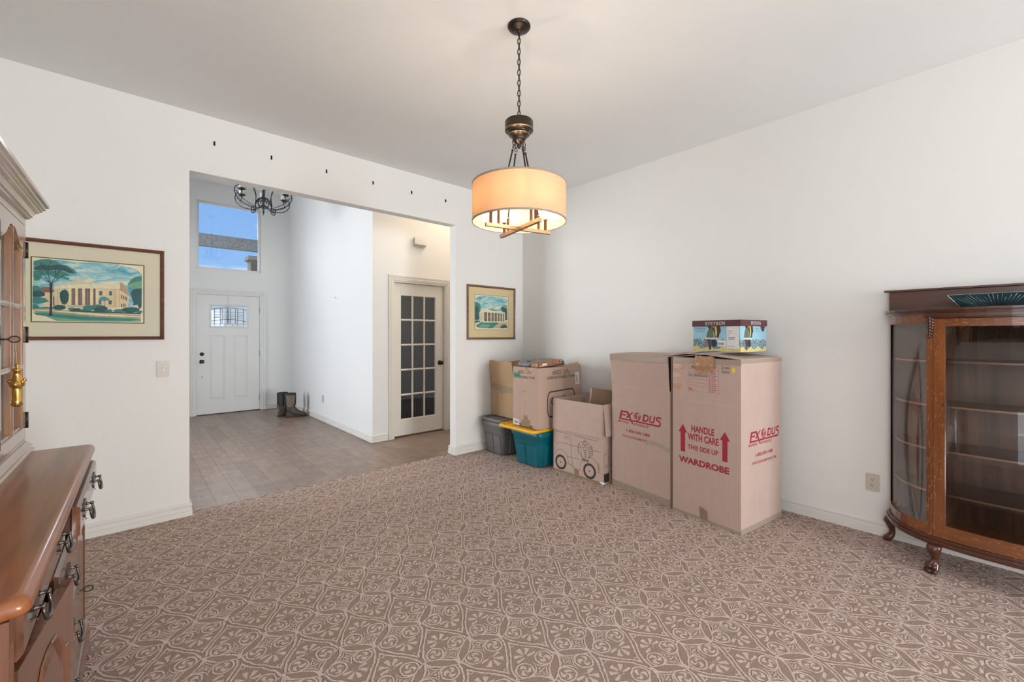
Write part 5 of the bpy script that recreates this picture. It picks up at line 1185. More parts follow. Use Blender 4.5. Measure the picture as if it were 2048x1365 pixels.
# shingle tower carton
def shingle_box():
    t = thing('shingle_tower_box', 'cardboard box for a drawer shingle tower standing on the yellow tote lid', 'box', (3.045, 2.985, 0.409), 0)
    w, d, h = 0.655, 0.385, 0.615
    b = MB(); b.box((0, 0, 0), (w, d, h)); ML = frame((0, d, 0), (0, -1, 0), (0, 0, 1)); MR = frame((0, 0, 0), (1, 0, 0), (0, 0, 1)); q = 0.0006
    b.text('#5822 - 2 Pc.', ML, 0.075, 0.545, 0.205, 0.036, 1, 0.004, dz=q); b.text('4 DRAWER SHINGLE TOWER', ML, 0.020, 0.500, 0.310, 0.026, 1, 0.010, dz=q)
    b.text('Ship To', ML, 0.155, 0.358, 0.055, 0.014, 1, 0.005, dz=q)
    for x, z, s in ((0.112, 0.340, 1), (0.245, 0.345, -1), (0.118, 0.185, 1), (0.25, 0.18, -1)): b.ribbon([(x, z - 0.012), (x, z), (x + 0.010 * s, z)], 0.002, 1, ML, q)
    b.text('#5822 - 2 Pc.', MR, 0.200, 0.535, 0.275, 0.048, 1, 0.004, dz=q); b.text('4 DRAWER SHINGLE TOWER', MR, 0.118, 0.495, 0.440, 0.030, 1, 0.010, dz=q)
    ov = arc(0.17, 0.29, 0.045, 0.075, 180, 90, 6) + arc(0.50, 0.29, 0.045, 0.085, 90, 0, 6) + arc(0.50, 0.19, 0.045, 0.08, 0, -90, 6) + arc(0.17, 0.19, 0.045, 0.08, 270, 180, 6)
    b.ribbon(ov, 0.013, 1, MR, q, closed=True)
    b.ribbon(arc(0.205, 0.270, 0.020, 0.032, 20, 270, 12), 0.012, 1, MR, q); [b.ribbon([(x_, 0.230), (x_, z_)], 0.010, 1, MR, q) for x_, z_ in ((0.352, 0.305), (0.378, 0.322), (0.402, 0.308))]
    b.poly([(0.05, 0.0), (0.30, 0.0), (0.29, 0.030), (0.2, 0.022), (0.05, 0.035)], 2, ML, q * 0.6)
    b.build('carton', [M_CBD, M_INK, M_EDGE], t, bevel=0.0)
    b = MB(); b.poly([(0.012, 0.555), (0.108, 0.550), (0.108, 0.500), (0.012, 0.502)], 0, ML, 0.0016); [b.ribbon([(0.022 + 0.010 * k_, 0.529 - 0.0006 * k_), (0.028 + 0.010 * k_, 0.528 - 0.0006 * k_)], 0.013, 1, ML, 0.002) for k_ in range(8)]
    b.build('green_sticker', [plain('green_sticker', (0.02, 0.22, 0.10), 0.5), M_INK], t)
    b = MB(); b.poly([(0.005, 0.010), (0.098, 0.004), (0.098, 0.062), (0.005, 0.068)], 0, ML, 0.0016)
    for i in range(14): b.ribbon([(0.022 + i * 0.0045, 0.022), (0.022 + i * 0.0045, 0.050)], 0.0014 + 0.0014 * ((i * 3) % 2), 1, ML, 0.002)
    b.build('shipping_label', [M_PAPER, M_INK], t)
    b = MB(); Mt = MR @ T(0.590, 0.480, 0) @ RZ(0.12); b.poly([(-0.035, -0.065), (0.035, -0.065), (0.035, 0.065), (-0.035, 0.065)], 0, Mt, 0.0016)
    for i in range(12): b.ribbon([(-0.02, -0.045 + i * 0.007), (0.006, -0.045 + i * 0.007)], 0.002 + 0.002 * (i % 2), 1, Mt, 0.002)
    b.build('barcode_label', [M_PAPER, M_INK], t)
    b = MB(); b.poly([(0.165, 0.135), (0.200, 0.105), (0.212, 0.130), (0.222, 0.126), (0.215, 0.085), (0.262, 0.082), (0.255, 0.015), (0.130, 0.005), (0.125, 0.045), (0.155, 0.075), (0.165, 0.100)], 0, ML, 0.0022); b.poly([(0.19, h), (0.24, h), (0.235, h - 0.052), (0.20, h - 0.045)], 1, ML, 0.0022); b.split('tape_patch', [M_TAPEK, M_TAPEB], t)
    b = MB(); b.loft([[(x, 0.0, h), (x, 0.05, h + a), (x, 0.05, h + a + 0.003), (x, 0, h + 0.003)] for x, a in ((0.35, 0.0), (0.50, 0.008), (0.652, 0.030))], smooth=False); b.build('raised_flap', M_CB2, t)
    return t
shingle_box()
def open_brown_box():
    t = thing('open_box', 'plain brown open box with upright flaps on the grey tote', 'box', (3.232, 3.560, 0.412), 0)
    w, d, h = 0.50, 0.395, 0.395
    b = MB(); shell(b, w, d, 0, h); b.build('carton', M_CB2, t)
    flap(d, 0.250, frame((-0.002, d, h), (0, -1, 0), (-0.13, 0, 1)), 'flap', M_CB2, t)
    flap(w - 0.01, 0.225, frame((w - 0.005, d - 0.006, h), (-1, 0, 0), (0, 0.02, 1)), 'flap', M_CB2, t)
    flap(w - 0.01, 0.24, frame((0.005, 0.004, h), (1, 0, 0), (0, -0.05, 1)), 'flap', M_CB2, t)
    flap(d - 0.01, 0.18, frame((w - 0.006, 0.005, h), (0, 1, 0), (0.1, 0, 1)), 'flap', M_CB2, t)
    b = MB(); ML = frame((0, d, 0), (0, -1, 0), (0, 0, 1)); b.poly([(0.0, 0.378), (d, 0.345), (d, 0.285), (0.21, 0.275), (0.20, 0.262), (0.16, 0.268), (0.15, 0.290), (0.0, 0.320)], 0, ML, 0.0012); b.build('tape_band', M_TAPEK, t)
open_brown_box()

# ------------------------------------------------------------------ totes
def tote(name, label, loc, rz, w, d, h, mat, ribs=True, taper=0.045):
    t = thing(name, label, 'storage tote', loc, rz)
    rings = []
    def ring(z, k):
        tp = taper * (1 - z / h); return [(x, y, z) for x, y in rrect(w - 2 * tp - 2 * k, d - 2 * tp - 2 * k, 0.05, 6)]
    b = MB(); b.loft([ring(0.004, 0.010), ring(0.014, 0.0), ring(h * 0.55, 0.0), ring(h * 0.80, 0.0), ring(h * 0.83, -0.010), ring(h, -0.010)], cap=True)
    # pressed-out panels on the sides
    for sx, sy, L in ((1, 0, d), (-1, 0, d), (0, 1, w), (0, -1, w)):
        nrib = 2
        for i in range(nrib):
            c = (-0.5 + (i + 0.5) / nrib) * L * 0.66; ww = L * 0.17
            for_s = []
            for z in (0.02, h * 0.60):
                tp = taper * (1 - z / h); o = (w if sx else d) / 2 - tp + 0.0005
                if sx: for_s.append([(sx * (o - 0.01), c - ww, z), (sx * (o + 0.009), c - ww * 0.85, z), (sx * (o + 0.009), c + ww * 0.85, z), (sx * (o - 0.01), c + ww, z)])
                else: for_s.append([(c - ww, sy * (o - 0.01), z), (c - ww * 0.85, sy * (o + 0.009), z), (c + ww * 0.85, sy * (o + 0.009), z), (c + ww, sy * (o - 0.01), z)])
            b.loft(for_s, smooth=False)
    b.build('tub', mat, t, bevel=0.0)
    return t
def lid(parent, w, d, z, mat, off=(0, 0), rot=0.0, name='lid'):
    M = T(off[0], off[1], z) @ RZ(rot); b = MB()
    R_ = lambda k, zz, r=0.06: [(x, y, zz) for x, y in rrect(w - 2 * k, d - 2 * k, r, 6)]
    b.loft([R_(0.004, -0.030), R_(0.0, -0.030), R_(0.0, -0.008), R_(0.006, 0.0), R_(0.030, 0.0), R_(0.036, -0.010), R_(0.060, -0.010), R_(0.066, -0.004), R_(0.10, -0.004)], M=M)
    for sx in (-0.30, 0, 0.30):
        for sy in (-1, 1): b.box((sx * w - 0.045, sy * (d / 2 - 0.048) - 0.012, -0.012), (sx * w + 0.045, sy * (d / 2 - 0.048) + 0.012, 0.002), M=M)
    b.build(name, mat, parent)
M_TEAL = plain('teal_plastic', (0.0, 0.115, 0.150), 0.35, var=0.05, vscale=8); M_YEL = plain('yellow_plastic', (0.82, 0.43, 0.02), 0.35, var=0.04, vscale=8); M_GREY = plain('grey_plastic', (0.135, 0.128, 0.120), 0.38, var=0.08, vscale=8)
tt_ = tote('storage_tote', 'teal plastic tote with a yellow lid, under the shingle tower box', (3.37, 3.205, 0), 0, 0.64, 0.44, 0.375, M_TEAL)
lid(tt_, 0.70, 0.565, 0.402, M_YEL, (-0.045, 0.068), 0.0)
tg_ = tote('storage_tote', 'grey plastic tote in the corner below the plain brown box', (3.41, 3.770, 0), 0, 0.66, 0.40, 0.375, M_GREY)
lid(tg_, 0.70, 0.41, 0.408, plain('grey_lid_plastic', (0.15, 0.14, 0.13), 0.4), (0, 0.005), 0.0)
# loose grey lid lying on the shingle box and patterned tray lid
def loose_lid():
    t = thing('loose_tote_lid', 'loose grey tote lid lying bowed on the shingle tower box', 'lid', (3.36, 3.250, 1.048), 0.0)
    w, d = 0.56, 0.225; b = MB()
    def R_(k, zz, r=0.06):
        return [(x, y, zz + 0.062 * (1 - (2 * x / w) ** 2)) for x, y in rrect(w - 2 * k, d - 2 * k, r, 6)]
    b.loft([R_(0.004, -0.022), R_(0, -0.022), R_(0, 0.004), R_(0.006, 0.010), R_(0.03, 0.010), R_(0.036, 0.003), R_(0.09, 0.003)])
    b.build('lid_panel', plain('grey_blue_lid', (0.20, 0.205, 0.21), 0.35), t)
    t = thing('patterned_box_lid', 'patterned tan box lid leaning on the loose grey lid', 'lid', (3.24, 3.058, 1.026), radians(-4))
    m, q, bb = new_mat('woven_pattern_paper'); v = q.nodes.new('ShaderNodeTexVoronoi'); v.inputs['Scale'].default_value = 38; q.links.new(ocoord(q), v.inputs['Vector'])
    q.links.new(ramp(q, v.outputs['Distance'], [(0.25, srgb(210, 178, 140)), (0.45, srgb(150, 104, 70))]), bb.inputs['Base Color'])
    ww, dd, hh = 0.34, 0.115, 0.045; M = T(0, 0, 0.017) @ RY(radians(-4.5))
    b = MB(); b.box((-ww / 2, -dd / 2, 0), (ww / 2, -dd / 2 + 0.004, hh), 0, M); b.box((-ww / 2, dd / 2 - 0.004, 0), (ww / 2, dd / 2, hh), 0, M); b.box((-ww / 2, -dd / 2, 0), (-ww / 2 + 0.004, dd / 2, hh), 0, M); b.box((ww / 2 - 0.004, -dd / 2, 0), (ww / 2, dd / 2, hh), 0, M)
    b.box((-ww / 2, -dd / 2, hh - 0.004), (ww / 2, dd / 2, hh), 0, M); b.build('lid_shell', m, t)
    b = MB(); Mf = M @ frame((-ww / 2, -dd / 2, 0), (1, 0, 0), (0, 0, 1)); b.poly([(0.055, 0.012), (0.115, 0.012), (0.115, 0.033), (0.055, 0.033)], 0, Mf, 0.001); b.build('paper_label', M_PAPER, t)
loose_lid()
# ------------------------------------------------------------------ hutch
HW1, HW2 = srgb(88, 52, 35), srgb(130, 86, 63)
M_HY = wood('cherry_vertical', HW1, HW2, 2, 0.25, 0.5); M_HL = wood('cherry_lengthwise', HW1, HW2, 1, 0.22, 0.6); M_HD = wood('cherry_counter', srgb(112, 58, 28), srgb(158, 94, 52), 1, 0.30, 0.35, streak=0.8)
M_HU = wood('cherry_upper', srgb(128, 88, 64), srgb(170, 130, 100), 2, 0.22, 0.7); M_HC = wood('cherry_cornice', srgb(120, 88, 68), srgb(160, 128, 104), 1, 0.2, 0.8)
M_SHW = plain('drawer_inside', srgb(86, 50, 32), 0.6, var=0.2); M_EDGEW = plain('worn_pale_edge', srgb(150, 120, 130), 0.25, coat=0.6)
M_PEW = plain('pewter_hardware', (0.14, 0.125, 0.115), 0.28, 0.9); M_BRASS = plain('polished_brass', (0.72, 0.46, 0.13), 0.22, 1.0, var=0.1, vscale=60); M_DKB = plain('dark_brass', (0.06, 0.05, 0.04), 0.35, 0.8)
def pull(parent, x, y, z):
    """batwing plate with bail; +x is out of the drawer"""
    M = frame((x, y, z), (0, 1, 0), (0, 0, 1))
    half = [(0, 0.030), (0.008, 0.022), (0.014, 0.026), (0.020, 0.018), (0.030, 0.022), (0.040, 0.014), (0.052, 0.010), (0.046, 0.0), (0.050, -0.010), (0.038, -0.012), (0.030, -0.022), (0.020, -0.016), (0.010, -0.024), (0, -0.034)]
    out = half + [(-a, b) for a, b in reversed(half[1:-1])]
    h = MB(); h.prism(out, 0, 0.003, M=M)
    for s in (-1, 1): h.lathe([(0.007, 0.003), (0.004, 0.006), (0.004, 0.014), (0.0065, 0.018), (0.003, 0.021)], 10, M=M @ T(s * 0.034, 0.002, 0))
    pts = [(-0.034, 0.002, 0.016), (-0.037, -0.010, 0.018), (-0.033, -0.026, 0.021), (-0.018, -0.034, 0.022), (0, -0.036, 0.023), (0.018, -0.034, 0.022), (0.033, -0.026, 0.021), (0.037, -0.010, 0.018), (0.034, 0.002, 0.016)]
    h.tube(pts, [0.003, 0.0034, 0.004, 0.0045, 0.005, 0.0045, 0.004, 0.0034, 0.003], 8, M=M)
    h.lathe([(0.003, 0.003), (0.002, 0.006)], 8, M=M @ T(0, -0.038, 0))
    return h.build('drawer_pull', M_PEW, parent)
def key(parent, M, mat):
    h = MB(); h.prism([(0, 0.030), (0.006, 0.018), (0.010, 0.008), (0.007, -0.004), (0.010, -0.014), (0.004, -0.024), (0, -0.032), (-0.004, -0.024), (-0.010, -0.014), (-0.007, -0.004), (-0.010, 0.008), (-0.006, 0.018)], 0, 0.002, M=M)
    h.tube([(0, 0, 0.002), (0, 0, 0.022)], 0.0028, 8, M=M); h.lathe([(0.0045, 0.018), (0.0045, 0.021)], 10, M=M)
    h.tube([(0.0, 0.010 * sin(a), 0.033 + 0.012 * cos(a)) for a in [2 * pi * i / 16 for i in range(16)]], 0.0022, 6, M=M, closed=True)
    return h.build('key', mat, parent)
def raised_panel(b, y0, y1, z0, z1, x, mat, arch=True):
    """recessed field with a raised arched panel, facing +x"""
    M = frame((x, (y0 + y1) / 2, z0), (0, 1, 0), (0, 0, 1)); w = (y1 - y0) / 2; h = z1 - z0
    def outl(k):
        a = w - k; top = h - k
        if not arch: return [(-a, k), (a, k), (a, top), (-a, top)]
        return [(-a, k), (a, k), (a, top - 0.075), (a * 0.80, top - 0.070), (a * 0.66, top - 0.045), (a * 0.5, top - 0.015), (a * 0.25, top - 0.002), (0, top), (-a * 0.25, top - 0.002), (-a * 0.5, top - 0.015), (-a * 0.66, top - 0.045), (-a * 0.80, top - 0.070), (-a, top - 0.075)]
    rings = [[(p[0], p[1], z) for p in outl(k)] for k, z in ((0.0, 0.001), (0.004, 0.004), (0.010, 0.000), (0.012, -0.008), (0.018, -0.008), (0.040, 0.001))]
    b.loft(rings, mat, M, smooth=False, cap=False); b.add(rings[-1], [tuple(range(len(rings[-1])))], mat, False, M)
def hutch():
    t = thing('china_hutch', 'glossy cherry wood hutch with glazed doors above and slightly open drawers, at the left edge', 'hutch', (-0.130, 1.152, 0), radians(-0.97))
    L = 1.45
    # counter
    b = MB(); rings = []
    for z, k in ((0.838, 0.034), (0.841, 0.030), (0.848, 0.027), (0.853, 0.012), (0.855, 0.005), (0.861, 0.0), (0.872, 0.0), (0.882, 0.004), (0.887, 0.011), (0.889, 0.020)):
        rings.append([(x - 0.25, y + L / 2, z) for x, y in rrect(0.50 - 2 * k, L - 2 * k, 0.018, 5)])
    b.loft(rings); b.build('counter_top', M_HD, t)
    # base carcass
    b = MB(); b.box((-0.495, 0.032, 0.11), (-0.042, 0.050, 0.842)); b.box((-0.495, L - 0.050, 0.11), (-0.042, L - 0.032, 0.842)); b.box((-0.495, 0.05, 0.11), (-0.48, L - 0.05, 0.842)); b.box((-0.48, 0.05, 0.11), (-0.05, L - 0.05, 0.13))
    b.box((-0.48, 0.05, 0.728), (-0.05, 0.70, 0.738)); b.box((-0.48, 0.70, 0.728), (-0.05, L - 0.05, 0.738)); b.box((-0.48, 0.472, 0.13), (-0.05, 0.480, 0.728)); b.box((-0.48, 0.905, 0.13), (-0.05, 0.912, 0.728)); b.box((-0.055, 0.692, 0.738), (-0.038, 0.704, 0.842)); b.box((-0.055, 0.05, 0.834), (-0.038, L - 0.05, 0.842))
    b.box((-0.055, 0.458, 0.13), (-0.038, 0.480, 0.738)); b.box((-0.055, 0.905, 0.13), (-0.038, 0.926, 0.738)); b.box((-0.055, 0.05, 0.11), (-0.038, L - 0.05, 0.132)); b.box((-0.055, 0.05, 0.724), (-0.038, L - 0.05, 0.740))
    b.build('base_case', M_HY, t)
    # fluted corner posts
    for y0 in (0.030, L - 0.075):
        b = MB(); pts = [(-0.06, 0)]; n = 4
        prof = [(-0.060, 0.0), (-0.030, 0.0)]
        for i in range(n):
            c = 0.010 + i * 0.0085
            prof += [(-0.030, c - 0.003), (-0.034, c - 0.001), (-0.034, c + 0.001), (-0.030, c + 0.003)]
        prof += [(-0.030, 0.045), (-0.060, 0.045)]
        b.prism([(x, y) for x, y in prof], 0.19, 0.79, M=T(0, y0, 0)); b.box((-0.060, 0, 0.11), (-0.030, 0.045, 0.19), 0, T(0, y0, 0)); b.box((-0.060, 0, 0.79), (-0.030, 0.045, 0.840), 0, T(0, y0, 0))
        b.build('fluted_post', M_HY, t)
    # drawers
    def drawer(y0, y1, z0, z1, out, pulls):
        b = MB(); f = -0.038 + out
        b.loft([[(f, y0, z0), (f, y1, z0), (f, y1, z1), (f, y0, z1)], [(f + 0.010, y0, z0), (f + 0.010, y1, z0), (f + 0.010, y1, z1), (f + 0.010, y0, z1)], [(f + 0.018, y0 + 0.008, z0 + 0.008), (f + 0.018, y1 - 0.008, z0 + 0.008), (f + 0.018, y1 - 0.008, z1 - 0.008), (f + 0.018, y0 + 0.008, z1 - 0.008)]], smooth=False)
        d = b.build('drawer', M_HL, t)
        b = MB(); yy0, yy1, zz0, zz1 = y0 + 0.014, y1 - 0.014, z0 + 0.014, z1 - 0.012
        b.box((f - 0.36, yy0, zz0), (f, yy0 + 0.012, zz1)); b.box((f - 0.36, yy1 - 0.012, zz0), (f, yy1, zz1)); b.box((f - 0.36, yy0 + 0.012, zz0), (f - 0.348, yy1 - 0.012, zz1)); b.box((f - 0.348, yy0 + 0.012, zz0), (f, yy1 - 0.012, zz0 + 0.006))
        b.build('drawer_tray', M_SHW, d)
        for y, z in pulls: pull(d, f + 0.018, y, z)
        return d
    drawer(0.080, 0.690, 0.738, 0.836, 0.0, [(0.200, 0.792), (0.566, 0.792)])
    drawer(0.704, 1.345, 0.738, 0.836, 0.030, [(0.834, 0.792), (1.192, 0.792)])
    drawer(0.482, 0.903, 0.565, 0.726, 0.006, [(0.680, 0.648)])
    drawer(0.482, 0.903, 0.395, 0.556, 0.014, [(0.680, 0.477)])
    drawer(0.482, 0.903, 0.140, 0.386, 0.008, [(0.680, 0.300)])
    # doors
    def low_door(y0, y1, ang, keyed):
        d = bpy.data.objects.new('lower_door', None)
        hy = y0 if not keyed else y1
        b = MB(); sgn = 1 if not keyed else -1; w = y1 - y0
        # local: hinge at y=0
        ya, yb = (0, w) if sgn > 0 else (-w, 0); z0, z1 = 0.136, 0.722; s = 0.058
        b.box((-0.022, ya, z0), (0, ya + s, z1)); b.box((-0.022, yb - s, z0), (0, yb, z1)); b.box((-0.022, ya + s, z0), (0, yb - s, z0 + s)); 
        # arched top rail
        M = frame((0, (ya + yb) / 2, 0), (0, 1, 0), (0, 0, 1)); hw = w / 2 - s
        top = [(-hw, z1), (-hw, z1 - s - 0.075), (-hw * 0.80, z1 - s - 0.070), (-hw * 0.66, z1 - s - 0.045), (-hw * 0.5, z1 - s - 0.015), (-hw * 0.25, z1 - s - 0.002), (0, z1 - s), (hw * 0.25, z1 - s - 0.002), (hw * 0.5, z1 - s - 0.015), (hw * 0.66, z1 - s - 0.045), (hw * 0.80, z1 - s - 0.070), (hw, z1 - s - 0.075), (hw, z1)]
        b.prism(list(reversed(top)), -0.022, 0, M=M)
        raised_panel(b, ya + s, yb - s, z0 + s, z1 - s, 0.0, 0)
        b.box((-0.020, ya + s, z0 + s), (-0.014, yb - s, z1 - s))
        o = b.build('lower_door', M_HY, t); o.location = (-0.026, hy, 0); o.rotation_euler = (0, 0, ang)
        if keyed: key(o, frame((0.0, -w + 0.10 - 0.0, 0.44), (0, 1, 0), (0, 0, 1)), M_DKB)
        return o
    low_door(0.078, 0.456, radians(-6.5), False)
    low_door(0.928, 1.372, 0.0, True)
    # plinth moulding with bracket feet
    b = MB(); pr = [(0.0, 0.145), (0.006, 0.138), (0.010, 0.128), (0.018, 0.120), (0.022, 0.108), (0.026, 0.085), (0.026, 0.060), (0.0, 0.060)]
    path = [(-0.495, 0.032, 0, -1), (-0.040, 0.032, 1, -1), (-0.040, L - 0.032, 1, 1), (-0.495, L - 0.032, 0, 1)]
    b.loft([[(x + nx * a, y + ny * a, z) for a, z in pr] for x, y, nx, ny in path], smooth=False); b.build('base_moulding', M_HL, t)
    def foot(y0, y1, flip):
        b = MB(); o = [(0, 0.062), (0, 0.0), (0.075, 0.0), (0.080, 0.018), (0.095, 0.032), (0.115, 0.040), (0.130, 0.062)]
        rings = []
        Mx = frame((-0.045, y0, 0), (0, 1, 0), (0, 0, 1)) if not flip else frame((-0.045, y1, 0), (0, -1, 0), (0, 0, 1))
        b.prism(o, 0.0, 0.030 if not flip else -0.030, M=Mx); b.box((-0.16, y0 if not flip else y1 - 0.025, 0.0), (-0.045, y0 + 0.025 if not flip else y1, 0.062))
        b.box((-0.045, y0 if not flip else y1 - 0.08, 0.0), (-0.012, y0 + 0.08 if not flip else y1, 0.02)); b.build('bracket_foot', M_HL, t, bevel=0.003)
    foot(0.015, 0, False); foot(0, L - 0.015, True)
    # upper cabinet
    X0, X1, U0, U1 = -0.498, -0.218, 0.028, L - 0.028
    b = MB()
    b.box((X0, U0, 0.930), (X1, U0 + 0.018, 1.83)); b.box((X0, U1 - 0.018, 0.930), (X1, U1, 1.83)); b.box((X0, U0 + 0.018, 0.930), (X0 + 0.010, U1 - 0.018, 1.83)); b.box((X0 + 0.01, U0 + 0.018, 1.80), (X1, U1 - 0.018, 1.82)); b.box((X0 + 0.01, U0 + 0.018, 0.930), (X1, U1 - 0.018, 0.945))
    b.box((X1, U0, 1.795), (X1 + 0.020, U1, 1.83)); b.box((X1, U0, 0.930), (X1 + 0.020, U1, 0.946)); b.box((X1, U1 - 0.012, 0.946), (X1 + 0.020, U1, 1.795)); b.box((X1, U0, 0.946), (X1 + 0.020, U0 + 0.012, 1.795))
    b.build('upper_case', M_HU, t)
    b = MB()
    for z in (1.235, 1.515): b.box((X0 + 0.01, U0 + 0.018, z), (X1 - 0.03, U1 - 0.018, z + 0.014))
    b.build('shelf', M_HU, t)
    b = MB(); pr = [(0.0, 0.889), (0.022, 0.889), (0.022, 0.900), (0.016, 0.906), (0.018, 0.916), (0.010, 0.924), (0.004, 0.934), (0.0, 0.934)]
    path = [(X0, U0, 0, -1), (X1 + 0.020, U0, 1, -1), (X1 + 0.020, U1, 1, 1), (X0, U1, 0, 1)]
    b.loft([[(x + nx * a, y + ny * a, z) for a, z in pr] for x, y, nx, ny in path], smooth=False); b.build('waist_moulding', M_HC, t)
    b = MB(); pr = [(0.0, 1.822), (0.010, 1.826), (0.012, 1.832), (0.018, 1.836), (0.018, 1.842), (0.024, 1.852), (0.034, 1.860), (0.036, 1.864), (0.042, 1.866), (0.042, 1.872), (0.050, 1.876), (0.050, 1.884), (0.058, 1.890), (0.060, 1.900), (0.0, 1.900)]
    b.loft([[(x + nx * a, y + ny * a, z) for a, z in pr] for x, y, nx, ny in path], smooth=False); b.box((X0, U0, 1.82), (X1 + 0.02, U1, 1.899)); b.build('cornice', M_HC, t)
    ys = [(0.042, 0.500), (0.502, 0.957), (0.959, 1.408)]
    for i, (y0, y1) in enumerate(ys):
        s = 0.050; z0, z1 = 0.950, 1.790; f = X1; th = 0.022; b = MB(); cy = (y0 + y1) / 2; mw = 0.020
        b.box((f, y0, z0), (f + th, y0 + s, z1)); b.box((f, y1 - s, z0), (f + th, y1, z1)); b.box((f, y0 + s, z0), (f + th, y1 - s, z0 + 0.045))
        M = frame((f, 0, 0), (0, 1, 0), (0, 0, 1))
        for a, c in ((y0 + s, cy), (cy, y1 - s)):
            w2 = c - a; base = 1.700; pts = [(a, z1)]
            inner = [(0.0, 0.0), (0.10, -0.004), (0.30, 0.002), (0.45, 0.014), (0.60, 0.034), (0.75, 0.050), (0.88, 0.055), (1.0, 0.050)]
            if a > cy - 0.001: inner = [(1 - u, v) for u, v in reversed(inner)]
            b.prism([(a, z1)] + [(a + u * w2, base + v) for u, v in inner] + [(c, z1)], 0.0, th, M=M)
            e_ = [(a + u * w2, base + v - 0.010) for u, v in inner]; e2 = [(a + u * w2, base + v + 0.002) for u, v in inner]
            b.prism(e_ + list(reversed(e2)), -0.004, th - 0.006, M=M)
        for (a, c) in ((y0 + s, y0 + s + 0.010), (cy - mw / 2, cy + mw / 2), (y1 - s - 0.010, y1 - s)):
            b.box((f - 0.012, a, z0 + 0.045), (f + th - 0.005, c, 1.71))
        b.box((f - 0.012, cy - 0.004, z0 + 0.045), (f + th + 0.001, cy + 0.004, 1.745))
        for z in (1.235, 1.468): b.box((f - 0.008, y0 + s, z - 0.009), (f + th - 0.004, y1 - s, z + 0.009)); b.box((f, y0 + s, z - 0.003), (f + th, y1 - s, z + 0.003))
        b.box((f - 0.012, y0 + s, z0 + 0.045), (f + th - 0.005, y1 - s, z0 + 0.055))
        d = b.build('glazed_door', M_HU, t)
        g = MB(); g.box((f + 0.001, y0 + s, z0 + 0.045), (f + 0.003, y1 - s, 1.756)); g.build('door_glass', glass('hutch_glass', (0.92, 0.94, 0.92), 0.9), d)
        for z in (1.02, 1.36, 1.697):
            h = MB(); h.lathe([(0.0045, -0.032), (0.0045, 0.032)], 8, M=T(f + th + 0.003, y1 + (0.001 if i == 2 else -0.001), z)); h.box((f + th, y1 - 0.014, z - 0.026), (f + th + 0.0015, y1, z + 0.026)); h.box((f + th - 0.004, y1 + 0.0, z - 0.026), (f + th + 0.001, y1 + 0.008, z + 0.026)); h.build('hinge', M_DKB, d)
        if i == 2: key(d, frame((f + th, y0 + 0.026, 1.345), (0, 1, 0), (0, 0, 1)), M_DKB)
    return t
hutch()
def tassel():
    t = thing('brass_ornament', 'polished brass ornament hanging from the key of the hutch door', 'ornament', (-0.268, 2.115, 1.20))
    b = MB(); b.tube([(-0.006, 0.0, 0.133), (-0.002, 0, 0.10), (0, 0, 0.062)], 0.0012, 5); b.build('cord', plain('gold_cord', (0.45, 0.32, 0.12), 0.6), t)
    b = MB(); b.lathe([(0.001, 0.066), (0.006, 0.060), (0.004, 0.054), (0.013, 0.047), (0.015, 0.044), (0.008, 0.041), (0.009, 0.030), (0.010, 0.020), (0.016, 0.010), (0.019, 0.0), (0.016, -0.008), (0.010, -0.012), (0.0115, -0.018), (0.011, -0.052), (0.013, -0.055), (0.0115, -0.060), (0.014, -0.068), (0.008, -0.074), (0.001, -0.076)], 20)
    rr = random.Random(2)
    for i in range(9): a = i * 0.7; b.sphere((0.016 * cos(a), 0.016 * sin(a), rr.uniform(-0.004, 0.012)), 0.006, seg=8, rg=5)
    b.build('turned_body', M_BRASS, t)
    b = MB(); b.lathe([(0.008, 0.0), (0.006, 0.012), (0.011, 0.022), (0.013, 0.034), (0.008, 0.044), (0.001, 0.048)], 14, M=RX(radians(90))); b.build('side_knob', M_BRASS, t)
tassel()
mb = MB(); mb.lathe([(0.012, 0), (0.020, 0.008), (0.026, 0.020), (0.022, 0.030), (0.015, 0.036), (0.022, 0.044), (0.027, 0.056), (0.020, 0.070), (0.008, 0.076)], 20)
tag(mb.build('ceramic_figurine', plain('white_glazed_ceramic', (0.8, 0.78, 0.78), 0.2), loc=(-0.214, 1.302, 0.8893)), 'white glazed ceramic ornament on the hutch counter, cut by the left edge', 'ornament')

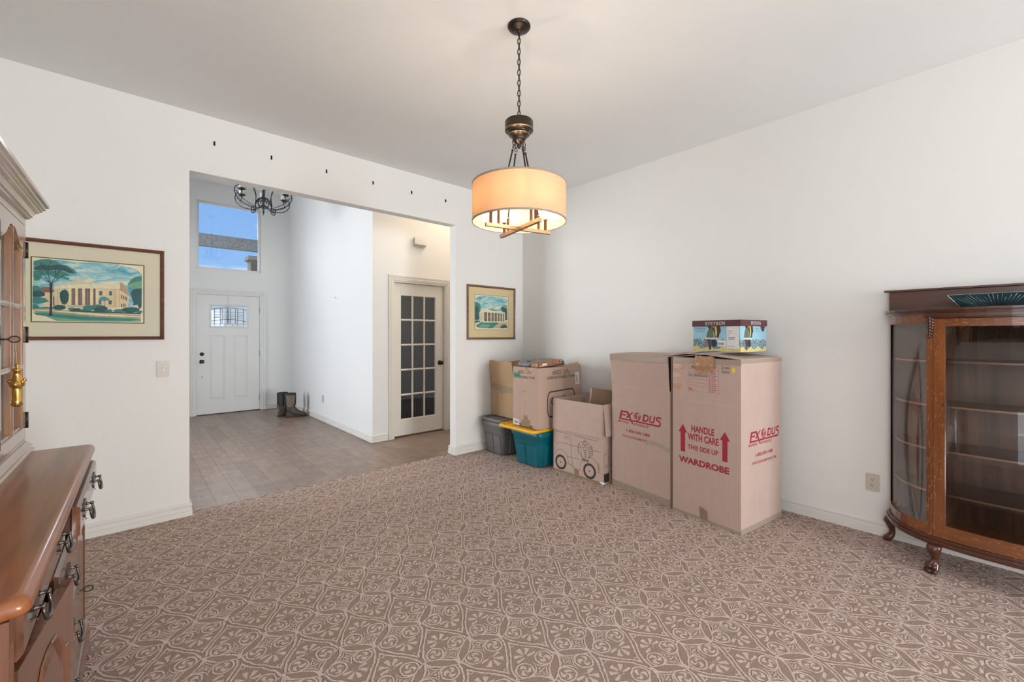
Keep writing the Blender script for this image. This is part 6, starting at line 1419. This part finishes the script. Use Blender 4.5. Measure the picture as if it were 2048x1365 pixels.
# ------------------------------------------------------------------ curved china cabinet
OK1, OK2 = srgb(92, 48, 20), srgb(136, 80, 38)
M_OV = wood('quartersawn_oak_upright', OK1, OK2, 2, 0.3, 0.4, fleck=srgb(176, 112, 62)); M_OH = wood('quartersawn_oak_rail', OK1, OK2, 1, 0.3, 0.4, fleck=srgb(176, 112, 62)); M_OD = wood('dark_oak', srgb(58, 30, 20), srgb(92, 50, 32), 1, 0.3, 0.4); M_OB = wood('oak_back_panel', srgb(66, 42, 30), srgb(108, 72, 50), 2, 0.5, 0.05)
def cabinet():
    cx0, cy0 = 3.60, -0.085
    t = thing('curio_cabinet', 'oak curved glass china cabinet with claw feet at the right edge', 'cabinet', (cx0, cy0, 0))
    # half outline (world), from back-left round to the front centre
    left = [(3.772, 0.428), (3.715, 0.424), (3.66, 0.410), (3.60, 0.388), (3.55, 0.358), (3.505, 0.320), (3.47, 0.278), (3.445, 0.235)]
    front = [(3.437, 0.205), (3.430, 0.165), (3.415, 0.08), (3.407, 0.0), (3.405, -0.085)]
    full = left + front; full = full + [(x, 2 * cy0 - y) for x, y in reversed(full[:-1])]
    P = [Vector((x - cx0, y - cy0)) for x, y in full]
    def off(k):
        out = []
        for i, p in enumerate(P):
            a = P[max(i - 1, 0)]; c = P[min(i + 1, len(P) - 1)]; d = (c - a).normalized(); n = Vector((d.y, -d.x))   # outward test below
            if n.dot(p) < 0 and i not in (0, len(P) - 1): n = -n
            if i == 0: n = Vector((0, 1))
            if i == len(P) - 1: n = Vector((0, -1))
            out.append(p + n * k)
        return out
    def band(b, i0, i1, k0, k1, z0, z1, mat=0, smooth=False):
        o = off(k0)[i0:i1 + 1]; q = off(k1)[i0:i1 + 1]
        rings = [[(o[j].x, o[j].y, z0), (o[j].x, o[j].y, z1), (q[j].x, q[j].y, z1), (q[j].x, q[j].y, z0)] for j in range(len(o))]
        b.loft(rings, mat, smooth=smooth)
    def solid(b, k, z0, z1, mat=0): b.prism([(p.x, p.y) for p in off(k)], z0, z1, mat)
    n = len(P) - 1; iL0, iL1 = 0, 7; iD0, iD1 = 8, n - 8
    b = MB(); solid(b, -0.006, 0.205, 0.222); solid(b, -0.006, 1.470, 1.500); band(b, 0, n, 0.0, -0.020, 0.205, 0.262); band(b, 0, 7, 0.0, -0.020, 1.425, 1.478); band(b, n - 7, n, 0.0, -0.020, 1.425, 1.478); band(b, 7, n - 7, 0.0, -0.020, 1.455, 1.478)
    b.split('case_frame', M_OH, t)
    b = MB(); b.box((0.150, -0.512, 0.205), (0.172, 0.512, 1.49)); b.build('back_panel', M_OB, t)
    for s in (1, -1):
        b = MB(); b.box((0.150, s * 0.513 - (0.016 if s > 0 else 0), 0.262), (0.172, s * 0.513 + (0 if s > 0 else 0.016), 1.425)); b.build('back_stile', M_OD, t)
        i0 = 7 if s > 0 else n - 8
        b = MB(); band(b, i0, i0 + 1, 0.004, -0.03, 0.205, 1.455); o = b.build('corner_post', M_OV, t)
        j = 7 if s > 0 else n - 8
        c = (off(0.006)[j] + off(0.006)[j + 1]) / 2
        # carved acanthus bracket
        b = MB(); rr = random.Random(4)
        for k in range(7):
            z = 1.448 - k * 0.017; w = 0.020 * (1 - k * 0.07)
            for q in (-1, 0, 1): b.sphere((c.x - 0.004 - 0.010 * (1 - k / 7) - (0.004 if q == 0 else 0), c.y + q * w * 0.55, z + (0.006 if q == 0 else 0)), 0.0095 - 0.0006 * k, seg=8, rg=6, sc=(0.9, 0.75, 1.5), M=None)
        b.build('carved_bracket', M_OD, o)
        # curved side glass
        b = MB(); a0, a1 = (0, 7) if s > 0 else (n - 7, n); band(b, a0, a1, -0.006, -0.009, 0.262, 1.425, smooth=True); b.build('curved_glass', glass('old_curved_glass', (0.95, 0.96, 0.96), 0.22), t)
    # cornice
    b = MB(); solid(b, 0.010, 1.478, 1.490); b.build('cornice_bead', M_OD, t)
    b = MB(); solid(b, 0.022, 1.490, 1.497); solid(b, 0.030, 1.497, 1.512); band(b, 7, n - 7, 0.030, 0.0, 1.460, 1.480); b.build('cornice', M_OD, t, bevel=0.002)
    b = MB(); b.box((0.155, -0.520, 1.512), (0.178, 0.520, 1.640)); b.box((0.140, -0.545, 1.640), (0.188, 0.545, 1.652)); b.build('gallery_board', M_OD, t, bevel=0.002)
    # base moulding
    b = MB()
    for k, z0, z1 in ((0.012, 0.188, 0.205), (0.020, 0.170, 0.188), (0.012, 0.158, 0.170)): solid(b, k, z0, z1)
    b.build('base_moulding', M_OD, t, bevel=0.002)
    # shelves
    for z in (0.445, 0.690, 0.945, 1.200):
        b = MB(); solid(b, -0.026, z, z + 0.012)
        o = off(-0.024); band(b, 0, n, -0.022, -0.030, z + 0.001, z + 0.011, 1); b.build('shelf', [plain('shelf_wood', srgb(92, 58, 42), 0.35, var=0.15), plain('shelf_edge', srgb(170, 120, 84), 0.3)], t)
    # door with bowed frame
    b = MB(); z0, z1 = 0.205, 1.455; k0, k1 = 0.012, -0.010
    def dband(u0, u1, za, zb, mat=0):
        # sub-arc of the front by interpolation of y
        o = off(k0)[iD0:iD1 + 1]; q = off(k1)[iD0:iD1 + 1]
        def at(arr, u):
            s = u * (len(arr) - 1); i = min(int(s), len(arr) - 2); return arr[i].lerp(arr[i + 1], s - i)
        m = 8; rings = []
        for j in range(m + 1):
            u = u0 + (u1 - u0) * j / m; a, c = at(o, u), at(q, u); rings.append([(a.x, a.y, za), (a.x, a.y, zb), (c.x, c.y, zb), (c.x, c.y, za)])
        return rings
    b.loft(dband(0.004, 0.135, z0 + 0.004, z1 - 0.004), smooth=False); b.loft(dband(0.865, 0.996, z0 + 0.004, z1 - 0.004), smooth=False)
    d = b.build('glazed_door', M_OV, t)
    b = MB(); b.loft(dband(0.135, 0.865, z0 + 0.004, 0.282), smooth=False); b.loft(dband(0.135, 0.865, 1.408, z1 - 0.004), smooth=False); b.split('door_rail', M_OH, d)
    g = MB(); k0, k1 = 0.0, -0.003; g.loft(dband(0.13, 0.87, 0.275, 1.415), smooth=True); g.build('door_glass', glass('old_door_glass', (0.92, 0.93, 0.93), 0.95), d)
    kp = off(0.0125)[9]; b = MB(); b.prism([(0.003 * cos(a), 0.006 * sin(a)) for a in [2 * pi * i / 12 for i in range(12)]], 0.0, 0.001, M=frame((kp.x - 0.0, kp.y, 0.965), (0, -1, 0), (0, 0, 1))); b.build('keyhole', M_DARKHOLE, d)
    # legs
    def leg(x, y, front, s):
        b = MB(); ox, oy = (-0.5, 0.30 * s) if front else (-0.12, 0.85 * s)
        v = Vector((ox, oy)).normalized(); rings = []
        prof = [(0.162, 0.030, 0.000), (0.150, 0.033, 0.006), (0.130, 0.031, 0.010), (0.105, 0.023, 0.006), (0.080, 0.017, 0.000), (0.060, 0.017, -0.001), (0.045, 0.021, 0.004), (0.030, 0.026, 0.012), (0.018, 0.026, 0.018), (0.004, 0.022, 0.020)]
        for z, r, o_ in prof: rings.append([(x + v.x * o_ * 1.2 + r * cos(a), y + v.y * o_ * 1.2 + r * sin(a), z) for a in [2 * pi * i / 14 for i in range(14)]])
        b.loft(rings)
        if front:
            p = Vector((x, y)) + v * 0.020
            for a in (-55, 0, 55):
                u = Vector((v.x * cos(radians(a)) - v.y * sin(radians(a)), v.x * sin(radians(a)) + v.y * cos(radians(a))))
                c1 = p + u * 0.020; c2 = p + u * 0.026
                b.sphere((c1.x, c1.y, 0.040), 0.0135, seg=10, rg=7, sc=(1, 1, 1.3)); b.sphere((c2.x, c2.y, 0.016), 0.0125, seg=10, rg=7, sc=(1, 1, 1.1))
                b.tube([(x, y, 0.085), ((x + c1.x) / 2, (y + c1.y) / 2, 0.065), (c1.x, c1.y, 0.045)], [0.008, 0.010, 0.011], 8)
            b.sphere((p.x, p.y, 0.020), 0.021, seg=12, rg=8)
        b.build('claw_foot_leg' if front else 'rear_leg', M_OD, t)
    leg(3.430 - cx0, 0.200 - cy0, True, 1); leg(3.430 - cx0, -0.37 - cy0, True, -1); leg(3.742 - cx0, 0.420 - cy0, False, 1); leg(3.742 - cx0, -0.590 - cy0, False, -1)
cabinet()
def tray():
    t = thing('glass_tray', 'dark teal cut glass tray standing on top of the china cabinet', 'tray', (3.560, -0.150, 1.5125))
    m = plain('teal_cut_glass', (0.035, 0.085, 0.100), 0.10, 0.35, var=0.35, vscale=14, coat=1.0); ms = plain('silver_cut_lines', (0.55, 0.68, 0.70), 0.15, 0.7)
    b = MB(); R_ = lambda sx, sy, z, r: [(x, y, z) for x, y in rrect(sx, sy, r, 4)]
    b.loft([R_(0.14, 0.50, 0.0, 0.015), R_(0.24, 0.60, 0.070, 0.02), R_(0.232, 0.592, 0.071, 0.02), R_(0.13, 0.49, 0.007, 0.015)], smooth=False); b.build('tray_body', m, t)
    rr = random.Random(8); b = MB()
    for c in (0.02, -0.02):
        for i in range(34):
            y1 = -0.29 + 0.58 * i / 33; y0 = c * 0 + (0.06 if y1 > 0.0 else -0.05) + y1 * 0.45
            z1 = 0.069; z0 = rr.uniform(0.004, 0.03)
            f = lambda z: -(0.07 + 0.05 * z / 0.07) - 0.001
            yy = lambda z: y0 + (y1 - y0) * z / z1
            za = z0; zb = rr.uniform(max(z0 + 0.01, 0.035), z1)
            b.tube([(f(za), yy(za), za), (f(zb), yy(zb), zb)], 0.0007, 4)
    b.tube([(-0.12, -0.30, 0.0705), (-0.12, 0.30, 0.0705)], 0.0013, 5); b.tube([(-0.071, 0.252, 0.001), (-0.121, 0.301, 0.070)], 0.002, 5)
    b.build('cut_lines', ms, t)
tray()
